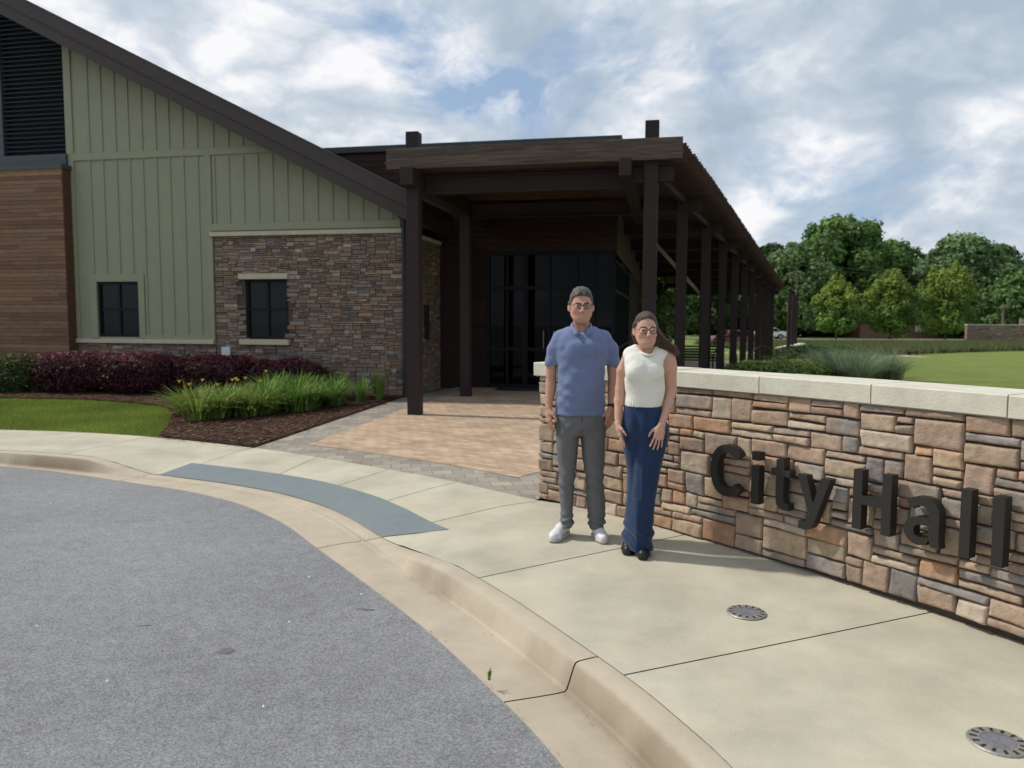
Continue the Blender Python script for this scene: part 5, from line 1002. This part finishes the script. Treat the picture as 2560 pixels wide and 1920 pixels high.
    def wrp(v):
        x, y, z = v; a = .006*nz3(x*8+3, y*6, z*12)+.0028*nz3(x*22, y*20, z*26)+.0035*math.sin((x*.55+z)*70+4*nz3(x*5, 1, z*5))*max(0, nz3(x*4+7, y, z*4+2))*2
        t = (z-.93)/.25; side = min(1, abs(x)/.15)
        a += .0040*math.sin((z*1.0+x*.9*(1 if x > 0 else -1))*62)*max(0, 1-abs(t-.35)*1.6)*side*max(0, nz3(x*6, 1, z*5)+.45)
        a += .0035*math.sin((z+abs(x)*.8)*48)*max(0, 1-abs(z-1.24)/.09)*side
        return a
    finish(P, 'polo_shirt', M_polo, root, wr=wrp)
    # collar, placket, buttons
    Cc = SDF((-.13, -.15, 1.42), (.13, .12, 1.62), .0035); pts = []
    for e in (-1, 1):
        ring_ = [(e*.002, .078, mz_(232)), (e*.045, .062, mz_(236)), (e*.066, .012, mz_(247)), (e*.062, -.045, mz_(266)), (e*.030, -.090, mz_(292))]
        for (p0, p1) in zip(ring_[:-1], ring_[1:]):
            a0, a1 = Vector(p0), Vector(p1)
            for q in (0, .33, .66, 1): o = Vector((e*.008*q+e*.006*q, -.006*q, -.030*q)); Cc.cap(a0+o, a1+o, .0045, .0045, .004)
        tip = Vector((e*.036, -.108, mz_(313))); Cc.cap((e*.030, -.090, mz_(292)), tip, .005, .004, .004); Cc.cap((e*.064, -.055, mz_(280)), tip, .006, .004, .012); Cc.cap((e*.048, -.075, mz_(278)), tip+Vector((e*.006, .004, .006)), .006, .004, .012); Cc.cap((e*.055, -.065, mz_(290)), tip+Vector((e*.010, .006, .010)), .006, .005, .012)
    finish(Cc, 'collar', M_polo, root)
    mb = MB(); 
    for zc in (330, 358): x_, z_ = 0, mz_(zc); yy = -.128; mb.tube([(x_, yy+.006, z_), (x_, yy-.001, z_)], .0052, 10)
    mb.build('button', mat('blue button', (.06, .09, .2), .4), root); 
    # trousers
    T_ = SDF((-.28, -.20, .04), (.30, .20, .96), .0055); w = lambda a, b, l, r, d, y=0: (mz_(b), (mx_(l)+mx_(r))/2, y, (mx_(r)-mx_(l))/2, d)
    T_.loft([w(0, 775, 216, 504, .112), w(0, 830, 212, 510, .120), w(0, 868, 214, 512, .116), w(0, 905, 232, 494, .095)], 0, 2.4)
    T_.loft([w(0, 850, 216, 366, .100, .004), w(0, 900, 216, 358, .106, .002), w(0, 960, 218, 352, .100), w(0, 1050, 226, 344, .088), w(0, 1130, 236, 335, .080, -.004), w(0, 1175, 236, 331, .077, -.006), w(0, 1250, 242, 328, .073, .008), w(0, 1340, 246, 324, .073, .014), w(0, 1418, 248, 324, .080, .006), w(0, 1458, 252, 322, .074, .008)], .02, 2.3)
    T_.loft([w(0, 850, 354, 510, .100, .004), w(0, 900, 362, 512, .106, .002), w(0, 960, 366, 512, .100), w(0, 1050, 378, 510, .088), w(0, 1130, 392, 503, .080, -.004), w(0, 1175, 398, 501, .077, -.006), w(0, 1250, 402, 512, .073, .008), w(0, 1340, 408, 520, .075, .014), w(0, 1418, 416, 516, .082, .006), w(0, 1465, 420, 504, .075, .008)], .02, 2.3)
    def wrt(v):
        x, y, z = v; a = .005*nz3(x*10, y*8+5, z*8)+.002*nz3(x*30, y*20, z*22); k = math.exp(-((z-.42)/.10)**2)
        a += k*.0055*math.sin(z*75+x*30+2*nz3(x*8, 0, z*6)); h_ = math.exp(-((z-.12)/.055)**2); a += h_*.008*math.sin(z*120+x*35*(1 if x > .05 else -1)+3*nz3(x*9, 2, z*9))
        c_ = math.exp(-((z-.80)/.06)**2); a += c_*.004*math.sin((abs(x)*70+z*55)); return a
    tr = finish(T_, 'trousers', M_slack, root, wr=wrt)
    mb = MB(); mb.tube([m(222, 792, -.085), m(232, 850, -.098), m(216, 905, -.07)], .0022, 5); mb.tube([m(500, 792, -.085), m(490, 850, -.098), m(508, 905, -.07)], .0022, 5); mb.tube([m(361, 790, -.121), m(361, 890, -.112)], .0022, 5); mb.build('seam', mat('grey seam', (.05, .05, .055), .9), root, smooth=True)
    for nm, (heel, toe, e) in dict(a=((-.098, .06, .0), (-.205, -.145, .0), -1), b=((.128, .065, .0), (.165, -.175, .0), 1)).items():
        h_, t_ = Vector(heel), Vector(toe); d = (t_-h_).normalized(); n_ = Vector((-d.y, d.x, 0)); Q = SDF((min(h_.x, t_.x)-.09, -.24, -.01), (max(h_.x, t_.x)+.09, .14, .16), .0045); z_ = Vector((0, 0, 1))
        Q.chain([h_+z_*.050, h_+d*.07+z_*.062, h_+d*.13+z_*.048, t_+z_*.034-d*.025], [.038, .040, .036, .030], .02); Q.cap(h_+d*.17+z_*.034+n_*.018, h_+d*.17+z_*.034-n_*.018, .030, .030, .02); Q.cap(h_+z_*.06, h_+z_*.098+d*.012, .036, .034, .015)
        Q.f[:, :, :][:, :, Q.ax[2] < .012] = .05; sh = finish(Q, 'sneaker', M_shoe, root)
        Q = SDF((min(h_.x, t_.x)-.09, -.24, -.02), (max(h_.x, t_.x)+.09, .14, .05), .0045); Q.chain([h_+z_*.016, h_+d*.10+z_*.016, h_+d*.17+z_*.016, t_-d*.028+z_*.016], [.041, .038, .044, .034], .02)
        Zf = np.abs(Q.ax[2]-.013)-.013; Q.f = np.maximum(Q.f, Zf[None, None, :].astype(np.float32)); so = finish(Q, 'sole', M_sole); so.parent = sh
        mb = MB()
        for k in range(4): c_ = h_+d*(.095+.022*k)+z_*(.101-.010*k-.004*k*k*.2); mb.tube([c_-n_*.018-z_*.006, c_+z_*.002, c_+n_*.018-z_*.006], .003, 5)
        la = mb.build('laces', mat('lace white', (.8, .8, .82), .8), smooth=True); la.parent = sh
    mb = MB(); c_ = Vector(m(543, 728, -.030)); dd = Vector((.0, 0, 1)); mb.tube([c_-dd*.011, c_+dd*.011], .0305, 16); wt = mb.build('watch', M_black, root, smooth=False, bevel=.003)
    mb = MB(); mb.tube([c_+Vector((.015, -.024, 0)), c_+Vector((.021, -.035, 0))], .019, 14); dl = mb.build('dial', mat('watch face', (.02, .02, .025), .15)); dl.parent = wt
build_man()
# --- woman
wx_ = lambda a: (a-740)*1.125e-3
wz_ = lambda b: 1.655-(b-158)*1.1415e-3+.010*math.sin(math.pi*(b-158)/1450)
w_ = lambda a, b, y=0: (wx_(a), y, wz_(b))
def build_woman():
    root = thing('person', 'woman in a cream sleeveless knit top and navy trousers, hair blown sideways', 'person', (.890, 5.12, walkz(.89, 5.12)))
    hc = (wx_(734), -.02, wz_(277)); hq = .0705
    S = SDF((-.23, -.20, -.02), (.29, .17, 1.66), .0045)
    S.loft([(.72, .0, .02, .12, .08), (.92, 0, .01, .125, .085), (1.05, -.01, 0, .105, .075), (1.22, 0, 0, .115, .08), (1.34, .01, .01, .12, .06), (1.37, .01, .01, .08, .045)], .02)
    S.chain([(-.05, .01, .8), (-.056, .035, .48), (-.077, .05, .10)], [.060, .040, .032], .02); S.chain([(.05, -.005, .8), (.015, -.034, .48), (-.010, -.015, .10)], [.060, .044, .033], .02)
    S.chain([(.01, .02, 1.34), (.002, .008, wz_(405)), (wx_(737), -.005, wz_(350))], [.052, .046, .044], .02); S.cap((-.12, .015, wz_(425)), (0, .01, wz_(402)), .026, .036, .03); S.cap((.14, .015, wz_(425)), (0, .01, wz_(402)), .028, .036, .03)
    head(S, hc, hq, .212, None, female=True)
    S.chain([w_(640, 432, .01), w_(604, 520, .02), w_(597, 630, .03), w_(588, 700, .02), w_(578, 825, -.03)], [.038, .036, .034, .033, .0215], .012)
    S.chain([w_(868, 430, .01), w_(884, 510, .015), w_(898, 640, .03), w_(872, 720, -.02), w_(822, 822, -.115)], [.045, .047, .039, .034, .0225], .014)
    S.ell(w_(880, 480, .015), (.048, .048, .075), .02)
    hand(S, w_(577, 830, -.032), (.16, -.15, -1), (.15, -1, 0), 1, .16, toward=(1, .1, 0), scale=.86); hand(S, w_(819, 828, -.120), (-.22, -.12, -1), (-1, -.15, 0), 1, .13, toward=(.0, 1, 0), scale=.90, spread=.22)
    bd = finish(S, 'body', M_skin, root, face_col(hc, (.55, .318, .232), (.48, .19, .17), hq)); eyes(hc, root); glasses(hc, hq, root, .0250, .0200, 0, 2.2, mat('tortoise frame', (.05, .018, .015), .35)); mouth(hc, bd, root, (.46, .17, .15), .026)
    # sweater
    P = SDF((-.20, -.19, .98), (.24, .18, 1.44), .0042); lev = []
    for b, l, r, dp in ((728, 617, 836, .100), (705, 618, 840, .102), (660, 626, 850, .100), (620, 620, 856, .104), (570, 612, 852, .112), (520, 607, 846, .118), (480, 608, 840, .112), (445, 610, 850, .095), (420, 618, 868, .072), (403, 640, 860, .055), (392, 668, 828, .046)):
        lev.append((wz_(b), (wx_(l)+wx_(r))/2, -.002, (wx_(r)-wx_(l))/2, dp))
    P.loft(lev, 0, 2.3); P.ell(w_(672, 522, -.088), (.052, .042, .052), .04); P.ell(w_(782, 522, -.088), (.052, .042, .052), .04); P.cap(w_(680, 396, .012), w_(640, 412, .012), .036, .034, .03); P.cap(w_(805, 392, .012), w_(872, 412, .012), .038, .036, .03)
    P.cap(w_(905, 520, -.02), w_(885, 440, -.01), .055, .040, .006, 's'); P.cap(w_(588, 540, -.02), w_(596, 450, -.01), .036, .020, .006, 's')
    P.cap(w_(738, 360, .0), w_(738, 398, -.02), .050, .046, .006, 's'); P.cap(w_(740, 385, -.06), w_(742, 403, -.10), .040, .034, .006, 's')
    def wrk(v):
        x, y, z = v; am = .0009 if z > wz_(560) else .0014
        if z < wz_(690): am = .0020
        fr = (44 if z < wz_(690) else 62); th = math.atan2(x-.0, -y+.02); a = am*math.sin(th*fr*1.15)*min(1, max(0, (wz_(450)-z)*14)); return a+.004*nz3(x*11, y*9, z*11)+.0015*nz3(x*40, y*40, z*40)
    V, Fq = P.mesh(); V = relax(V, Fq, 2); 
    # one finer subdivision so the ribs show
    o = npmesh('knit_top', V, Fq, M_knit, root, smooth=True); N_ = normals(V, Fq); V2_ = wrinkle(V, N_, wrk); o.data.vertices.foreach_set('co', V2_.astype(np.float32).ravel()); o.data.update()
    mb = MB(); R_ = []
    for a in np.linspace(math.pi, 3*math.pi, 30): cc = math.cos(a); R_.append((wx_(743)+.054*math.sin(a), -.012-.060*cc-.018*max(0, cc), wz_(398)-.016*cc-.012*max(0, cc)**2))
    mb.tube(R_, .0095, 8, cap=False); mb.build('neckband', M_knit, root, smooth=True)
    # trousers : high waist, wide flare, front leg ahead of the other
    T_ = SDF((-.24, -.20, .02), (.24, .22, 1.03), .0055); q = lambda b, l, r, d, y=0: (wz_(b), (wx_(l)+wx_(r))/2, y, (wx_(r)-wx_(l))/2, d)
    T_.loft([q(716, 619, 834, .094), q(760, 612, 852, .104), q(820, 602, 872, .112), q(870, 604, 880, .112), q(915, 640, 850, .085)], 0, 2.3)
    T_.loft([q(840, 670, 876, .100, -.006), q(880, 684, 880, .103, -.01), q(960, 688, 868, .090, -.02), q(1050, 682, 846, .080, -.03), q(1150, 676, 826, .074, -.035), q(1250, 670, 812, .078, -.03), q(1350, 664, 806, .088, -.02), q(1450, 656, 804, .094, -.005), q(1550, 648, 808, .106, .005), q(1578, 650, 803, .102, .01)], .02, 2.2)
    T_.loft([q(840, 603, 740, .090, .02), q(880, 604, 732, .095, .02), q(960, 618, 730, .085, .03), q(1050, 634, 735, .075, .03), q(1150, 648, 730, .070, .035), q(1250, 650, 725, .075, .04), q(1350, 645, 720, .085, .045), q(1450, 636, 715, .095, .05), q(1545, 627, 712, .095, .06)], .014, 2.2)
    def wrw(v):
        x, y, z = v; a = .005*nz3(x*7, y*6+9, z*5)+.0016*nz3(x*26, y*20, z*18); cr = math.exp(-(((x-(wx_(692)+(.03 if z > .4 else .0)))/.012)**2)); a += .005*cr*(y < 0); h_ = math.exp(-((z-.13)/.09)**2); return a+h_*.010*math.sin(z*70+x*50+3*nz3(x*8, 3, z*9))+.004*math.sin(x*90+z*12)*math.exp(-((z-.90)/.08)**2)*(y < 0)
    finish(T_, 'trousers', M_navy, root, wr=wrw)
    mb = MB(); mb.tube([w_(664, 722, -.104), w_(668, 790, -.116), w_(690, 850, -.118)], .0028, 5); mb.tube([w_(822, 728, -.080), w_(806, 790, -.105), w_(772, 850, -.118)], .0028, 5); mb.build('seam', mat('navy seam', (.006, .02, .06), .8), root, smooth=True)
    for (hx, hy, tx, ty) in ((-.060, .12, -.110, -.035), (.020, .10, -.020, -.135), ):
        Q = SDF((-.14, -.24, -.01), (.12, .15, .14), .0045); h_ = Vector((hx, hy, 0)); t_ = Vector((tx, ty, 0)); d = (t_-h_).normalized(); z_ = Vector((0, 0, 1)); n_ = Vector((-d.y, d.x, 0))
        Q.chain([h_+z_*.05, h_+d*.08+z_*.055, t_-d*.03+z_*.034], [.036, .038, .030], .02); Q.cap(t_-d*.055+z_*.03+n_*.020, t_-d*.055+z_*.03-n_*.020, .030, .030, .015); Q.chain([h_+z_*.018, t_-d*.03+z_*.018], [.034, .036], .01); Q.f[:, :, Q.ax[2] < .001] = .05; sh = finish(Q, 'shoe', M_black, root)
    # hair : cap, mass behind the neck, long lock streaming to the right, loose wisps
    H = SDF((-.12, -.14, 1.12), (.30, .16, 1.68), .0045); x, y, z = hc
    H.ell((x, y+.020, z+.030), (hq*1.055, hq*1.26, .092), 0); H.ell((x, y+.006, z+.066), (hq*.82, hq*1.10, .048), .02)
    H.chain([(x+.050, y+.02, z+.03), (x+.076, y+.02, z-.03), (x+.092, y+.022, z-.075), (x+.125, y+.022, z-.108), (x+.165, y+.02, z-.130), (x+.205, y+.02, z-.150)], [.028, .030, .038, .036, .026, .010], .025)
    H.chain([(x, y+.06, z), (x+.03, y+.075, z-.08), (x+.075, y+.07, z-.13)], [.06, .058, .045], .03); H.chain([(x-.062, y+.02, z+.03), (x-.070, y+.035, z-.03), (x-.055, y+.06, z-.08)], [.022, .018, .02], .02)
    H.chain([(x+.08, y+.03, z-.04), (x+.13, y+.04, z-.10), (x+.19, y+.03, z-.12), (x+.215, y+.03, z-.15)], [.022, .024, .016, .006], .015)
    X, Y, Z = H.ax[0][:, None, None]-x, H.ax[1][None, :, None]-y, H.ax[2][None, None, :]-z
    oval = 1-np.sqrt((X/.0650)**2+((Z+.012)/.092)**2)+0*Y; face = np.where(Y < .0, oval*.06, -.05); H.f = np.maximum(H.f, face.astype(np.float32))
    hcol = lambda V, N: np.array([.060, .034, .022])*(1+.5*np.array([nz3(v[0]*12+v[2]*5, v[1]*50, v[2]*14) for v in V]))[:, None]*(1-np.clip((V[:, 0:1]-.10)/.1, 0, 1))+np.array([.20, .11, .06])*np.clip((V[:, 0:1]-.10)/.1, 0, 1)
    finish(H, 'hair', M_hair2, root, hcol, wr=lambda v: .004*nz3(v[0]*22+v[2]*16, v[1]*45, v[2]*20-v[0]*14)+.003*nz3(v[0]*60, v[1]*60, v[2]*30), it=1)
    rg = np.random.default_rng(3); acc = MB(); acc.vc = []
    for k in range(950):
        s0 = rg.uniform(0, 1); st = np.array([x+.070+.03*s0, y+.015+rg.normal(0, .016), z-.0-.10*s0+rg.normal(0, .012)]); ex = rg.uniform(.08, .225); en = np.array([x+ex, y+.01+rg.normal(0, .028), z-.045-.48*ex+rg.normal(0, .018)]); mid = (st+en)/2+np.array([.012, 0, rg.uniform(-.035, .012)]); cu = rg.uniform(.003, .014); P_ = []
        for t in np.linspace(0, 1, 9): p = st*(1-t)**2+2*mid*t*(1-t)+en*t*t; p = p+np.array([cu*math.sin(t*7+k), cu*.6*math.cos(t*6+k), cu*math.sin(t*9+k*2)])*t; P_.append(tuple(p))
        n0 = len(acc.v); acc.tube(P_, [.0013*(1-.7*t) for t in np.linspace(0, 1, 9)], 3, cap=False); c = np.array([.09, .05, .03])+np.array([.12, .07, .04])*rg.uniform(0, 1); acc.vc += [tuple(c)]*(len(acc.v)-n0)
    acc.build('loose_hair', M_hair2, root, smooth=True)
build_woman()
